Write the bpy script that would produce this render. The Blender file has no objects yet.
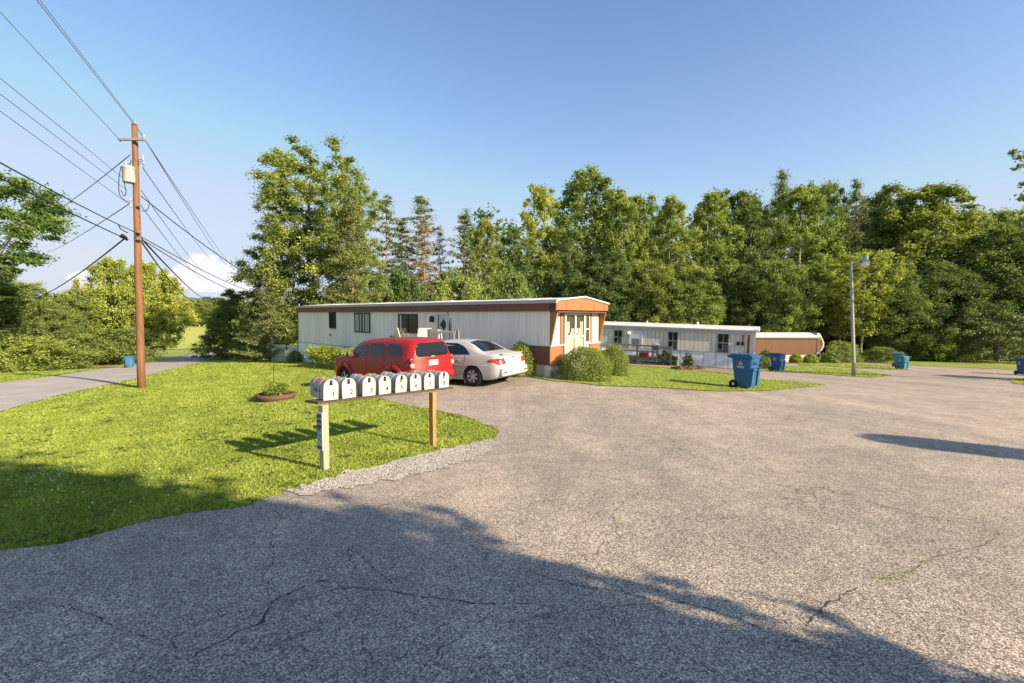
import bpy, bmesh, math, random
import numpy as np
from mathutils import Vector, Matrix, Euler
from mathutils.geometry import delaunay_2d_cdt

R = math.radians
scene = bpy.context.scene
COL = scene.collection
random.seed(7)
RNG = np.random.default_rng(11)

# ------------------------------------------------------------------ camera
F = 470.0; VH = 317.5; CAMZ = 1.75
PITCH = math.atan((341.5 - VH) / F)
cam = bpy.data.cameras.new('camera'); camo = bpy.data.objects.new('camera', cam); COL.objects.link(camo)
cam.sensor_width = 36.0; cam.lens = 36.0 * F / 1024.0
cam.clip_start = 0.05; cam.clip_end = 12000
camo.location = (0, 0, CAMZ)
camo.rotation_euler = (R(90) - PITCH, 0, 0)
scene.camera = camo

# ------------------------------------------------------------------ world and sun
SUN_AZ = R(124.0)      # clockwise from +Y
SUN_EL = R(26.0)
world = bpy.data.worlds.new('World'); scene.world = world; world.use_nodes = True
wt = world.node_tree; wt.nodes.clear()
def wn(t, **k):
    n = wt.nodes.new(t)
    for a, b in k.items(): setattr(n, a, b)
    return n
def wmath(op, a, b=None, c=None, clamp=False):
    n = wn('ShaderNodeMath', operation=op, use_clamp=clamp)
    for i, v in enumerate((a, b, c)):
        if v is None: continue
        if isinstance(v, (int, float)): n.inputs[i].default_value = v
        else: wt.links.new(v, n.inputs[i])
    return n.outputs[0]
sky = wn('ShaderNodeTexSky', sky_type='NISHITA', sun_disc=False)
sky.sun_elevation = SUN_EL; sky.sun_rotation = SUN_AZ
sky.altitude = 300; sky.air_density = 1.0; sky.dust_density = 1.1; sky.ozone_density = 1.6
tc = wn('ShaderNodeTexCoord')
sep = wn('ShaderNodeSeparateXYZ'); wt.links.new(tc.outputs['Generated'], sep.inputs[0])
az = wmath('ARCTAN2', sep.outputs[0], sep.outputs[1])
el = wmath('ARCSINE', sep.outputs[2])
comb = wn('ShaderNodeCombineXYZ'); wt.links.new(az, comb.inputs[0]); wt.links.new(wmath('MULTIPLY', el, 1.5), comb.inputs[1])
def wnoise(scale, detail, rough=0.6, off=0.0, sx=1.0):
    mp = wn('ShaderNodeMapping'); mp.inputs['Scale'].default_value = (sx, 1, 1); mp.inputs['Location'].default_value = (off, off, 0)
    wt.links.new(comb.outputs[0], mp.inputs[0])
    n = wn('ShaderNodeTexNoise'); n.inputs['Scale'].default_value = scale; n.inputs['Detail'].default_value = detail
    n.inputs['Roughness'].default_value = rough
    wt.links.new(mp.outputs[0], n.inputs['Vector']); return n.outputs['Fac']
def blob(a0, e0, sa, se):
    da = wmath('DIVIDE', wmath('SUBTRACT', az, R(a0)), R(sa))
    de = wmath('DIVIDE', wmath('SUBTRACT', el, R(e0)), R(se))
    r2 = wmath('ADD', wmath('MULTIPLY', da, da), wmath('MULTIPLY', de, de))
    return wmath('EXPONENT', wmath('MULTIPLY', r2, -1.0))
def ramp(v, lo, hi):
    n = wn('ShaderNodeMapRange', interpolation_type='SMOOTHSTEP')
    wt.links.new(v, n.inputs[0]); n.inputs[1].default_value = lo; n.inputs[2].default_value = hi
    return n.outputs[0]
cum = wmath('MAXIMUM', blob(-33.0, 3.2, 4.2, 2.6), wmath('MAXIMUM', blob(-32.6, 4.6, 1.8, 1.8), blob(-36.6, 2.3, 2.6, 1.6)))
def pb(u, v, rx, ry): return blob(math.degrees(math.atan((u-512)/F)), math.degrees(math.atan((VH-v)/math.hypot(F, u-512))), rx/7.6, ry/7.6)
cum = pb(206, 266, 12, 11)
for q in ((192, 276, 14, 10), (222, 274, 14, 10), (176, 282, 12, 7), (240, 281, 13, 7), (258, 286, 14, 5), (160, 287, 12, 5), (208, 283, 40, 8), (92, 279, 13, 7), (108, 284, 14, 6), (262, 278, 6, 6)):
    cum = wmath('MAXIMUM', cum, pb(*q))
cum = ramp(wmath('ADD', cum, wmath('MULTIPLY', wmath('SUBTRACT', wnoise(60, 6, 0.65), 0.5), 1.5)), 0.30, 0.62)
wis = wmath('MAXIMUM', blob(-43, 5.0, 7, 3.0), wmath('MAXIMUM', blob(41, 9.6, 6, 1.6), blob(46, 6.5, 8, 1.7)))
wis = ramp(wmath('ADD', wmath('MULTIPLY', wis, 0.55), wmath('MULTIPLY', wnoise(9, 6, 0.6, 3.1, 0.35), 0.6)), 0.52, 0.95)
hz = wmath('EXPONENT', wmath('MULTIPLY', wmath('MAXIMUM', el, 0.0), -1.0 / R(10.0)))
def wmix(fac, a, col):
    n = wn('ShaderNodeMixRGB'); wt.links.new(fac, n.inputs[0]) if not isinstance(fac, float) else None
    wt.links.new(a, n.inputs[1]); n.inputs[2].default_value = (*col, 1); return n.outputs[0]
hs = wn('ShaderNodeHueSaturation'); hs.inputs['Saturation'].default_value = 1.10; hs.inputs['Hue'].default_value = 0.502
wt.links.new(sky.outputs[0], hs.inputs['Color'])
dk = wn('ShaderNodeMixRGB', blend_type='DARKEN'); dk.inputs[0].default_value = 0.85; wt.links.new(hs.outputs[0], dk.inputs[1]); dk.inputs[2].default_value = (2.35, 2.85, 3.75, 1)
c = dk.outputs[0]
c = wmix(wmath('MULTIPLY', hz, 0.95), c, (2.9, 3.05, 3.45))
c = wmix(wmath('MULTIPLY', wis, 0.75), c, (3.1, 3.2, 3.6))
c = wmix(wmath('MULTIPLY', cum, wmath('ADD', 0.55, wmath('MULTIPLY', wnoise(48, 4, 0.6, 1.7), 0.7)), None, True), c, (4.2, 4.15, 4.2))
bg = wn('ShaderNodeBackground'); bg.inputs['Strength'].default_value = 0.125
wt.links.new(c, bg.inputs['Color'])
wo = wn('ShaderNodeOutputWorld'); wt.links.new(bg.outputs[0], wo.inputs[0])

sun = bpy.data.lights.new('sun', 'SUN'); suno = bpy.data.objects.new('sun', sun); COL.objects.link(suno)
sun.energy = 5.0; sun.angle = R(0.5); sun.color = (1.0, 0.83, 0.60)
SUNV = Vector((math.sin(SUN_AZ) * math.cos(SUN_EL), math.cos(SUN_AZ) * math.cos(SUN_EL), math.sin(SUN_EL)))
suno.rotation_euler = SUNV.to_track_quat('Z', 'Y').to_euler()
suno.location = SUNV * 50

scene.view_settings.view_transform = 'Standard'; scene.view_settings.look = 'None'
scene.view_settings.gamma = 1.0; scene.view_settings.use_curve_mapping = False
scene.view_settings.exposure = 0.96
scene.cycles.max_bounces = 6; scene.cycles.transparent_max_bounces = 6

# ------------------------------------------------------------------ terrain: depth below the camera at (x, y)
_CP = [(0,0,1.75),(-8,-2,1.75),(8,-3,1.8),(-20,-15,1.9),(25,-15,2.2),(-6,3,1.83),(6,3,1.86),(-2.47,6.2,2.01),(-1.35,8.1,2.24),
 (4,8,2.1),(-3,13,2.2),(-.7,15,2.19),(1.33,16.5,2.12),(3.8,19.2,2.3),(7.7,15.7,2.38),(14,10,2.5),(-9.5,8.7,2.4),(-14,13,2.62),(-14.8,18.8,2.8),
 (-16.9,21.4,2.87),(-22.6,20.8,2.95),(-8,20,2.5),(-13.7,30.2,2.86),(-7,33,2.8),(8.6,29,3.0),(16.5,32,3.57),(20.3,28,3.42),(29.8,36,3.96),
 (34,31,4.0),(25,20,3.05),(26.5,45,4.3),(45,45,4.3),(38,50,4.5),(60,20,4.0),(5,45,4.0),(-10,60,4.6),(20,62,5.0),(60,62,5.2),(-20,27.8,3.1),(-24.8,38,3.56),(-30,48,4.1),(-38,62,4.8),(-28.4,33.8,3.65),(-35.7,50,4.4),(-24.8,25.7,3.2),(-31,37.5,3.95),(-45,50,5.0),(-40,30,3.9),(-45,12,3.4),
 (-50,80,5.5),(-18,42,3.5),(-65,95,5.8),(-78,112,4.2),(-85,127,2.5),(-52,100,5.2),(-60,140,3.2),(-30,120,5.0),(0,120,6.5),(60,120,7),(-110,60,6.5),(100,60,7),(110,0,4),(-110,0,5)]
_cp = np.array(_CP, float)
def _U(r2):
    return np.where(r2 > 1e-12, 0.5 * r2 * np.log(np.maximum(r2, 1e-12)), 0.0)
_n = len(_cp)
_d2 = ((_cp[:, None, :2] - _cp[None, :, :2]) ** 2).sum(-1)
_K = _U(_d2) + np.eye(_n) * 3.0
_P = np.hstack([np.ones((_n, 1)), _cp[:, :2]])
_A = np.block([[_K, _P], [_P.T, np.zeros((3, 3))]])
_w = np.linalg.solve(_A, np.concatenate([_cp[:, 2], np.zeros(3)]))
def hdepth(x, y):
    x = np.asarray(x, float); y = np.asarray(y, float)
    shp = x.shape; X = x.ravel(); Y = y.ravel(); out = np.empty(len(X))
    for s in range(0, len(X), 20000):
        a = X[s:s+20000]; b = Y[s:s+20000]
        r2 = (a[:, None] - _cp[None, :, 0]) ** 2 + (b[:, None] - _cp[None, :, 1]) ** 2
        out[s:s+20000] = _U(r2) @ _w[:_n] + _w[_n] + _w[_n+1] * a + _w[_n+2] * b
    r = np.hypot(X, Y - 30)
    t = np.clip((r - 110) / 60, 0, 1); t = t * t * (3 - 2 * t)
    out = out * (1 - t) + 4.0 * t
    return out.reshape(shp)
def gz(x, y): return CAMZ - float(hdepth(np.array([x]), np.array([y]))[0])
def gza(x, y): return CAMZ - hdepth(x, y)
def ray(u, v):
    a = (u - 512) / F; b = (341.5 - v) / F
    cp, sp = math.cos(PITCH), math.sin(PITCH)
    return Vector((a, cp + b * sp, -sp + b * cp))
def at(u, v, Y):
    d = ray(u, v); return Vector((0, 0, CAMZ)) + d * (Y / d.y)
def gp(u, v):
    "point of the terrain seen at a pixel of the photograph"
    d = ray(u, v); d = d / d.y
    ys = np.geomspace(1.0, 160, 700)
    g = CAMZ - hdepth(d.x * ys, ys); z = CAMZ + d.z * ys
    k = np.argmax(z < g)
    if k == 0: k = len(ys) - 1
    t = (z[k-1] - g[k-1]) / ((z[k-1] - g[k-1]) - (z[k] - g[k]) + 1e-9)
    y = ys[k-1] + (ys[k] - ys[k-1]) * min(max(t, 0), 1)
    return Vector((d.x * y, y, gz(d.x * y, y)))

# ------------------------------------------------------------------ materials
def mat(name, base=(.5,.5,.5), rough=.7, metal=0.0, spec=.4, coat=0.0):
    m = bpy.data.materials.new(name); m.use_nodes = True
    b = m.node_tree.nodes['Principled BSDF']
    b.inputs['Base Color'].default_value = (*base, 1); b.inputs['Roughness'].default_value = rough
    b.inputs['Metallic'].default_value = metal; b.inputs['Specular IOR Level'].default_value = spec
    b.inputs['Coat Weight'].default_value = coat
    return m
class NT:
    def __init__(s, m):
        s.t = m.node_tree; s.b = s.t.nodes['Principled BSDF']
        s.tc = s.t.nodes.new('ShaderNodeTexCoord')
    def n(s, t, **k):
        x = s.t.nodes.new(t)
        for a, b in k.items(): setattr(x, a, b)
        return x
    def link(s, a, b): s.t.links.new(a, b)
    def coord(s, kind='Object', scale=(1,1,1), rot=(0,0,0)):
        mp = s.n('ShaderNodeMapping'); mp.inputs['Scale'].default_value = scale; mp.inputs['Rotation'].default_value = rot
        s.link(s.tc.outputs[kind], mp.inputs[0]); return mp.outputs[0]
    def pos(s):
        g = s.n('ShaderNodeNewGeometry'); return g.outputs['Position']
    def noise(s, v, scale, detail=4, rough=.55, dist=0.0):
        x = s.n('ShaderNodeTexNoise'); x.inputs['Scale'].default_value = scale; x.inputs['Detail'].default_value = detail
        x.inputs['Roughness'].default_value = rough; x.inputs['Distortion'].default_value = dist; s.link(v, x.inputs['Vector']); return x.outputs['Fac']
    def voro(s, v, scale, feature='F1', out='Color', rnd=1.0):
        x = s.n('ShaderNodeTexVoronoi', feature=feature); x.inputs['Scale'].default_value = scale; x.inputs['Randomness'].default_value = rnd
        s.link(v, x.inputs['Vector']); return x.outputs[out]
    def ramp(s, fac, stops):
        r = s.n('ShaderNodeValToRGB'); s.link(fac, r.inputs[0])
        e = r.color_ramp.elements
        while len(e) < len(stops): e.new(0.5)
        for i, (p, cc) in enumerate(stops):
            e[i].position = p; e[i].color = (*cc, 1) if len(cc) == 3 else cc
        return r.outputs[0]
    def rng(s, v, a, b, c=0.0, d=1.0):
        x = s.n('ShaderNodeMapRange', interpolation_type='SMOOTHSTEP'); s.link(v, x.inputs[0])
        for i, q in enumerate((a, b, c, d)): x.inputs[i+1].default_value = q
        return x.outputs[0]
    def mix(s, fac, a, b, mode='MIX'):
        x = s.n('ShaderNodeMixRGB', blend_type=mode)
        for i, q in enumerate((fac, a, b)):
            if isinstance(q, (int, float)): x.inputs[i].default_value = q
            elif isinstance(q, tuple): x.inputs[i].default_value = (*q, 1)
            else: s.link(q, x.inputs[i])
        return x.outputs[0]
    def math(s, op, a, b=0.0):
        x = s.n('ShaderNodeMath', operation=op)
        for i, q in enumerate((a, b)):
            if isinstance(q, (int, float)): x.inputs[i].default_value = q
            else: s.link(q, x.inputs[i])
        return x.outputs[0]
    def base(s, c): s.link(c, s.b.inputs['Base Color'])
    def bump(s, h, strength=.3, dist=.01):
        x = s.n('ShaderNodeBump'); x.inputs['Strength'].default_value = strength; x.inputs['Distance'].default_value = dist
        s.link(h, x.inputs['Height']); s.link(x.outputs[0], s.b.inputs['Normal'])

def worn(name, base, rough=.6, amt=.25, scale=3.0, dirt=(.12,.10,.08), bump=0.0, metal=0.0, stretch=(1,1,.25), coat=0.0):
    "paint or metal with faint streaks and dirt"
    m = mat(name, base, rough, metal, coat=coat); k = NT(m)
    oi = k.n('ShaderNodeObjectInfo'); ml = k.math('MULTIPLY', oi.outputs['Random'], 37.0); cb = k.n('ShaderNodeCombineXYZ')
    for q in range(3): k.link(ml, cb.inputs[q])
    def shifted(v):
        a = k.n('ShaderNodeVectorMath', operation='ADD'); k.link(v, a.inputs[0]); k.link(cb.outputs[0], a.inputs[1]); return a.outputs[0]
    n1 = k.noise(shifted(k.coord('Object', stretch)), scale, 6, .65); n2 = k.noise(shifted(k.coord('Object')), scale * 9, 4, .6)
    c = k.mix(k.math('MULTIPLY', k.rng(n1, .45, .75), amt), base, dirt)
    c = k.mix(k.math('MULTIPLY', k.rng(n2, .4, .7), amt * .5), c, tuple(min(1, q * 1.25) for q in base))
    k.base(c)
    if bump: k.bump(n2, bump, .01)
    return m

def wood_mat(name, a, b, sc=1.0):
    m = mat(name, a, .75, spec=.25); k = NT(m)
    v = k.coord('Object', (14 * sc, 14 * sc, 1.2 * sc)); n1 = k.noise(v, 2.0, 6, .6, .6)
    c = k.ramp(n1, [(.25, b), (.6, a), (.85, tuple(q * 1.15 for q in a))])
    n2 = k.noise(k.coord('Object'), 5, 3)
    c = k.mix(k.math('MULTIPLY', n2, .25), c, b); k.base(c); k.bump(n1, .25, .004)
    return m

# asphalt: worn, aggregate showing
m = M_ASPH = mat('asphalt', (.2,.18,.16), .9, spec=.2); k = NT(m); P = k.pos()
vc = k.n('ShaderNodeSeparateColor'); k.link(k.voro(P, 115), vc.inputs[0])
vc2 = k.n('ShaderNodeSeparateColor'); k.link(k.voro(P, 150), vc2.inputs[0])
stone = k.ramp(vc.outputs[0], [(0, (.045,.043,.042)), (.30, (.13,.118,.108)), (.55, (.37,.335,.30)), (.85, (.66,.605,.545)), (1, (.92,.87,.81))])
stone2 = k.ramp(vc2.outputs[1], [(0, (.06,.058,.055)), (.5, (.28,.255,.23)), (1, (.75,.69,.62))])
c = k.mix(.40, stone, stone2)
tar = k.rng(k.voro(P, 115, 'DISTANCE_TO_EDGE', 'Distance'), .0, .12)
c = k.mix(tar, k.mix(.42, c, (.05,.047,.045)), c)
big = k.noise(P, .35, 6, .6); c = k.mix(1.0, c, k.ramp(big, [(.3, (1.0,.94,.87)), (.7, (1.42,1.30,1.13))]), 'MULTIPLY')
med = k.noise(P, 2.6, 5, .65); c = k.mix(1.0, c, k.ramp(med, [(.3, (.84,.84,.85)), (.7, (1.18,1.16,1.13))]), 'MULTIPLY')
gr = k.noise(P, 9, 4, .7); c = k.mix(1.0, c, k.ramp(gr, [(.35, (.9,.9,.9)), (.7, (1.1,1.1,1.1))]), 'MULTIPLY')
lane = k.noise(k.coord('Object', (1,.18,1), (0,0,.75)), .9, 4, .55); c = k.mix(1.0, c, k.ramp(lane, [(.38, (.90,.90,.91)), (.62, (1.08,1.07,1.06))]), 'MULTIPLY')
dv = k.n('ShaderNodeVectorMath', operation='ADD'); nz = k.n('ShaderNodeTexNoise'); nz.inputs['Scale'].default_value = 1.6; nz.inputs['Detail'].default_value = 6; k.link(P, nz.inputs['Vector'])
sc_ = k.n('ShaderNodeVectorMath', operation='SCALE'); sc_.inputs['Scale'].default_value = 1.1; k.link(nz.outputs['Color'], sc_.inputs[0]); k.link(P, dv.inputs[0]); k.link(sc_.outputs[0], dv.inputs[1])
hair = k.rng(k.voro(dv.outputs[0], .55, 'DISTANCE_TO_EDGE', 'Distance'), .0, .010, 1.0, 0.0); hair = k.math('MULTIPLY', hair, k.rng(k.noise(P, .45, 3), .45, .6)); c = k.mix(k.math('MULTIPLY', hair, .55), c, (.07,.065,.055))
hair2 = k.rng(k.voro(dv.outputs[0], 1.7, 'DISTANCE_TO_EDGE', 'Distance'), .0, .012, 1.0, 0.0); hair2 = k.math('MULTIPLY', hair2, k.rng(k.noise(P, .7, 3, .5, 1.0), .55, .68)); c = k.mix(k.math('MULTIPLY', hair2, .45), c, (.08,.07,.06))
spot = k.rng(k.voro(P, 1.9, 'F1', 'Distance'), .03, .055, 1.0, 0.0); c = k.mix(k.math('MULTIPLY', spot, .5), c, (.05,.048,.045))
pl = k.rng(k.noise(P, .8, 3, .5), .62, .74); c = k.mix(k.math('MULTIPLY', pl, .35), c, (.30,.25,.20))
ol = k.rng(k.noise(k.coord('Object', (1,1,1), (0,0,1.1)), 1.3, 5, .6), .68, .75); c = k.mix(k.math('MULTIPLY', ol, .35), c, (.035,.035,.037))
k.base(c)
hgt = k.math('ADD', k.math('MULTIPLY', k.rng(k.voro(P, 62, 'DISTANCE_TO_EDGE', 'Distance'), 0, .3), .7), k.noise(P, 160, 2))
k.bump(hgt, .30, .005)

# country road: paler and smoother
m = M_ROAD = mat('road_asphalt', (.3,.26,.23), .9, spec=.2); k = NT(m); P = k.pos()
c = k.ramp(k.noise(P, 50, 3, .8), [(.3, (.26,.235,.21)), (.5, (.42,.38,.34)), (.75, (.60,.55,.49))])
c = k.mix(1.0, c, k.ramp(k.noise(P, .7, 5, .6), [(.3, (.85,.85,.87)), (.7, (1.15,1.13,1.1))]), 'MULTIPLY'); k.base(c)
k.bump(k.noise(P, 70, 2), .4, .006)

# turf
def turf(name, lo, hi, dry, soil, soil_amt=.5):
    m = mat(name, lo, .95, spec=.1); k = NT(m); P = k.pos()
    c = k.ramp(k.noise(P, 7, 6, .75), [(.3, lo), (.65, hi)])
    c = k.mix(k.rng(k.noise(P, .55, 5, .6), .45, .72), c, dry)
    c = k.mix(k.math('MULTIPLY', k.rng(k.noise(P, 1.6, 5, .7), .60, .70), soil_amt), c, soil)
    c = k.mix(1.0, c, k.ramp(k.noise(P, 45, 3, .8), [(.3, (.6,.6,.6)), (.7, (1.3,1.3,1.25))]), 'MULTIPLY')
    k.base(c); k.bump(k.noise(P, 30, 5, .8), .9, .05); return m
M_TURF = turf('turf', (.21,.275,.055), (.34,.405,.09), (.41,.43,.13), (.38,.29,.14))
M_FIELD = turf('field_turf', (.36,.41,.09), (.46,.50,.12), (.52,.50,.16), (.42,.38,.18), .2)
M_SOIL = turf('bare_soil', (.32,.23,.14), (.42,.31,.19), (.40,.34,.20), (.3,.2,.12))
m = M_GRAVEL_BED = mat('gravel_bed', (.4,.38,.36), .9); k = NT(m); P = k.pos()
k.base(k.ramp(k.voro(P, 45, 'F1', 'Distance'), [(.1, (.45,.42,.39)), (.5, (.30,.28,.26)), (.8, (.12,.11,.10))])); k.bump(k.voro(P, 45, 'F1', 'Distance'), .8, .02)
m = M_STONE = mat('pale_stone', (.55,.53,.5), .85); k = NT(m)
oi = k.n('ShaderNodeAttribute', attribute_name='tint')
k.base(k.ramp(oi.outputs['Fac'], [(0, (.14,.13,.12)), (.4, (.29,.27,.25)), (1, (.52,.49,.46))]))

def leaf_mat(name, dark, mid, light, trans=.35, rough=.55):
    m = mat(name, mid, rough, spec=.25); k = NT(m)
    a = k.n('ShaderNodeAttribute', attribute_name='tint')
    c = k.ramp(a.outputs['Fac'], [(0, dark), (.5, mid), (1, light)])
    oi = k.n('ShaderNodeObjectInfo')
    c = k.mix(1.0, c, k.ramp(oi.outputs['Random'], [(0, (.85,.93,1.0)), (.5, (1,1,1)), (1, (1.12,1.05,.9))]), 'MULTIPLY')
    k.base(c)
    tr = k.n('ShaderNodeBsdfTranslucent'); ct = k.mix(1.0, c, (1.25,1.35,.55), 'MULTIPLY'); k.link(ct, tr.inputs[0])
    ms = k.n('ShaderNodeMixShader'); ms.inputs[0].default_value = trans
    out = k.t.nodes['Material Output']; k.link(k.b.outputs[0], ms.inputs[1]); k.link(tr.outputs[0], ms.inputs[2]); k.link(ms.outputs[0], out.inputs[0])
    return m
L_BRIGHT = leaf_mat('leaf_yellow_green', (.16,.205,.048), (.31,.365,.085), (.48,.525,.135))
L_MID = leaf_mat('leaf_green', (.105,.148,.042), (.225,.285,.076), (.38,.43,.12))
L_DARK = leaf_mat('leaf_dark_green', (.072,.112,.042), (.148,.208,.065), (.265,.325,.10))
L_PINE = leaf_mat('pine_needles', (.08,.115,.045), (.18,.22,.075), (.33,.36,.12), .15)
L_RED = leaf_mat('dead_needles', (.17,.12,.07), (.27,.20,.11), (.36,.29,.16), .1)
L_GRASS = leaf_mat('grass_blades', (.21,.285,.055), (.385,.455,.10), (.57,.61,.17), .45, .6)
L_LIME = leaf_mat('leaf_lime', (.16,.21,.045), (.33,.385,.08), (.53,.57,.14))
L_BUSH = leaf_mat('shrub_leaves', (.10,.145,.03), (.21,.26,.045), (.35,.39,.08), .3)
L_GOLD = leaf_mat('golden_shrub_leaves', (.13,.19,.02), (.26,.32,.035), (.42,.45,.06), .35)
def bark(name, a, b):
    m = mat(name, a, .9, spec=.15); k = NT(m); v = k.coord('Object', (1,1,.2))
    n1 = k.noise(v, 9, 6, .7); k.base(k.ramp(n1, [(.3, b), (.65, a)])); k.bump(n1, .5, .03); return m
BARK = bark('bark_grey', (.33,.29,.24), (.15,.13,.105))
BARK_P = bark('bark_pine', (.40,.28,.20), (.13,.09,.065))
BARK_W = bark('bark_pale', (.42,.38,.33), (.2,.17,.15))

# ------------------------------------------------------------------ mesh helpers
class MB:
    def __init__(s): s.v = []; s.f = []; s.smooth = []
    def add(s, vs, fs, M=None, smooth=False):
        o = len(s.v)
        s.v += [tuple(M @ Vector(p)) if M is not None else tuple(p) for p in vs]
        s.f += [tuple(i + o for i in q) for q in fs]; s.smooth += [smooth] * len(fs); return s
    def box(s, x0, x1, y0, y1, z0, z1, M=None, bev=0.0):
        if bev <= 0:
            return s.add([(x0,y0,z0),(x1,y0,z0),(x1,y1,z0),(x0,y1,z0),(x0,y0,z1),(x1,y0,z1),(x1,y1,z1),(x0,y1,z1)],
              [(0,3,2,1),(4,5,6,7),(0,1,5,4),(1,2,6,5),(2,3,7,6),(3,0,4,7)], M)
        bm = bmesh.new(); bmesh.ops.create_cube(bm, size=1.0)
        for v in bm.verts: v.co = Vector(((x0+x1)/2 + v.co.x*(x1-x0), (y0+y1)/2 + v.co.y*(y1-y0), (z0+z1)/2 + v.co.z*(z1-z0)))
        bmesh.ops.bevel(bm, geom=bm.edges[:], offset=bev, segments=2, affect='EDGES', profile=.6)
        bm.verts.index_update()
        s.add([v.co[:] for v in bm.verts], [[v.index for v in f.verts] for f in bm.faces], M); bm.free(); return s
    def tube(s, pts, rads, n=8, cap=True, M=None, smooth=True):
        pts = [Vector(p) for p in pts]
        if isinstance(rads, (int, float)): rads = [rads] * len(pts)
        vs = []; fs = []; up = None
        for i, p in enumerate(pts):
            d = (pts[min(i+1, len(pts)-1)] - pts[max(i-1, 0)])
            if d.length < 1e-9: d = Vector((0,0,1))
            d.normalize()
            if up is None: up = Vector((0,0,1)) if abs(d.z) < .9 else Vector((1,0,0))
            a = d.cross(up); 
            if a.length < 1e-6: a = d.cross(Vector((1,0,0)))
            a.normalize(); b = d.cross(a); up = -b if False else b.cross(d) * -1 if False else up
            for j in range(n):
                t = 2*math.pi*j/n; vs.append(tuple(p + (a*math.cos(t) + b*math.sin(t)) * rads[i]))
        for i in range(len(pts)-1):
            for j in range(n):
                q = (j+1) % n; fs.append((i*n+j, i*n+q, (i+1)*n+q, (i+1)*n+j))
        if cap: fs.append(tuple(range(n-1, -1, -1))); fs.append(tuple(range((len(pts)-1)*n, len(pts)*n)))
        return s.add(vs, fs, M, smooth)
    def cyl(s, c, r0, r1, h, n=20, M=None, axis='Z'):
        c = Vector(c); d = {'X': Vector((1,0,0)), 'Y': Vector((0,1,0)), 'Z': Vector((0,0,1))}[axis]
        return s.tube([c, c + d*h], [r0, r1], n, True, M)
    def lathe(s, prof, n=24, M=None, closed=False, axis='Z'):
        vs = []; fs = []
        for (r, z) in prof:
            for j in range(n):
                t = 2*math.pi*j/n
                vs.append((r*math.cos(t), r*math.sin(t), z) if axis == 'Z' else (r*math.cos(t), z, r*math.sin(t)))
        m = len(prof)
        for i in range(m - (0 if closed else 1)):
            i2 = (i+1) % m
            for j in range(n):
                q = (j+1) % n; fs.append((i*n+j, i*n+q, i2*n+q, i2*n+j))
        if not closed: fs.append(tuple(range(n-1,-1,-1))); fs.append(tuple(range((m-1)*n, m*n)))
        return s.add(vs, fs, M, True)
    def prism(s, poly, y0, y1, M=None, axes='xz', smooth=False):
        "extrude a polygon given in two axes along the third"
        n = len(poly)
        def P(a, b, t): return {'xz': (a, t, b), 'xy': (a, b, t), 'yz': (t, a, b)}[axes]
        vs = [P(a, b, y0) for a, b in poly] + [P(a, b, y1) for a, b in poly]
        fs = [tuple(range(n)), tuple(range(2*n-1, n-1, -1))] + [(i, i+n, (i+1)%n+n, (i+1)%n) for i in range(n)]
        return s.add(vs, fs, M, smooth)
    def mesh(s, name, m):
        me = bpy.data.meshes.new(name); me.from_pydata(s.v, [], s.f); me.update()
        bm = bmesh.new(); bm.from_mesh(me); bmesh.ops.recalc_face_normals(bm, faces=bm.faces[:]); bm.to_mesh(me); bm.free()
        if len(s.smooth) == len(me.polygons): me.polygons.foreach_set('use_smooth', s.smooth)
        if m: me.materials.append(m)
        return me
    def build(s, name, m, parent=None, loc=(0,0,0), rot=(0,0,0)):
        return link(name, s.mesh(name, m), parent, loc, rot)
def link(name, me, parent=None, loc=(0,0,0), rot=(0,0,0)):
    o = bpy.data.objects.new(name, me); COL.objects.link(o)
    o.location = loc; o.rotation_euler = rot
    if parent: o.parent = parent
    return o
def tag(o, label=None, cat=None, group=None, kind=None):
    if label: o['label'] = label
    if cat: o['category'] = cat
    if group: o['group'] = group
    if kind: o['kind'] = kind
    return o
def thing(name, label, cat, loc, rz=0.0, group=None, rot=None):
    o = bpy.data.objects.new(name, None); COL.objects.link(o); o.location = loc
    o.rotation_euler = rot if rot else (0, 0, rz); o.empty_display_size = .2
    return tag(o, label, cat, group)
def copy_tree(o, parent=None, label=None):
    c = o.copy(); COL.objects.link(c); c.parent = parent
    for ch in list(o.children): copy_tree(ch, c)
    if label: c['label'] = label
    return c
def text_mesh(name, s, size, m, parent, loc, rot, depth=.001, sx=1.0):
    cu = bpy.data.curves.new(name, 'FONT'); cu.body = s; cu.size = size; cu.extrude = depth; cu.align_x = 'CENTER'; cu.align_y = 'CENTER'; cu.offset = size*.02
    o = bpy.data.objects.new(name, cu); COL.objects.link(o)
    dg = bpy.context.evaluated_depsgraph_get(); me = bpy.data.meshes.new_from_object(o.evaluated_get(dg))
    bpy.data.objects.remove(o); me.materials.clear(); me.materials.append(m); me.name = name
    o = link(name, me, parent, loc, rot); o.scale.x = sx; return o

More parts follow.
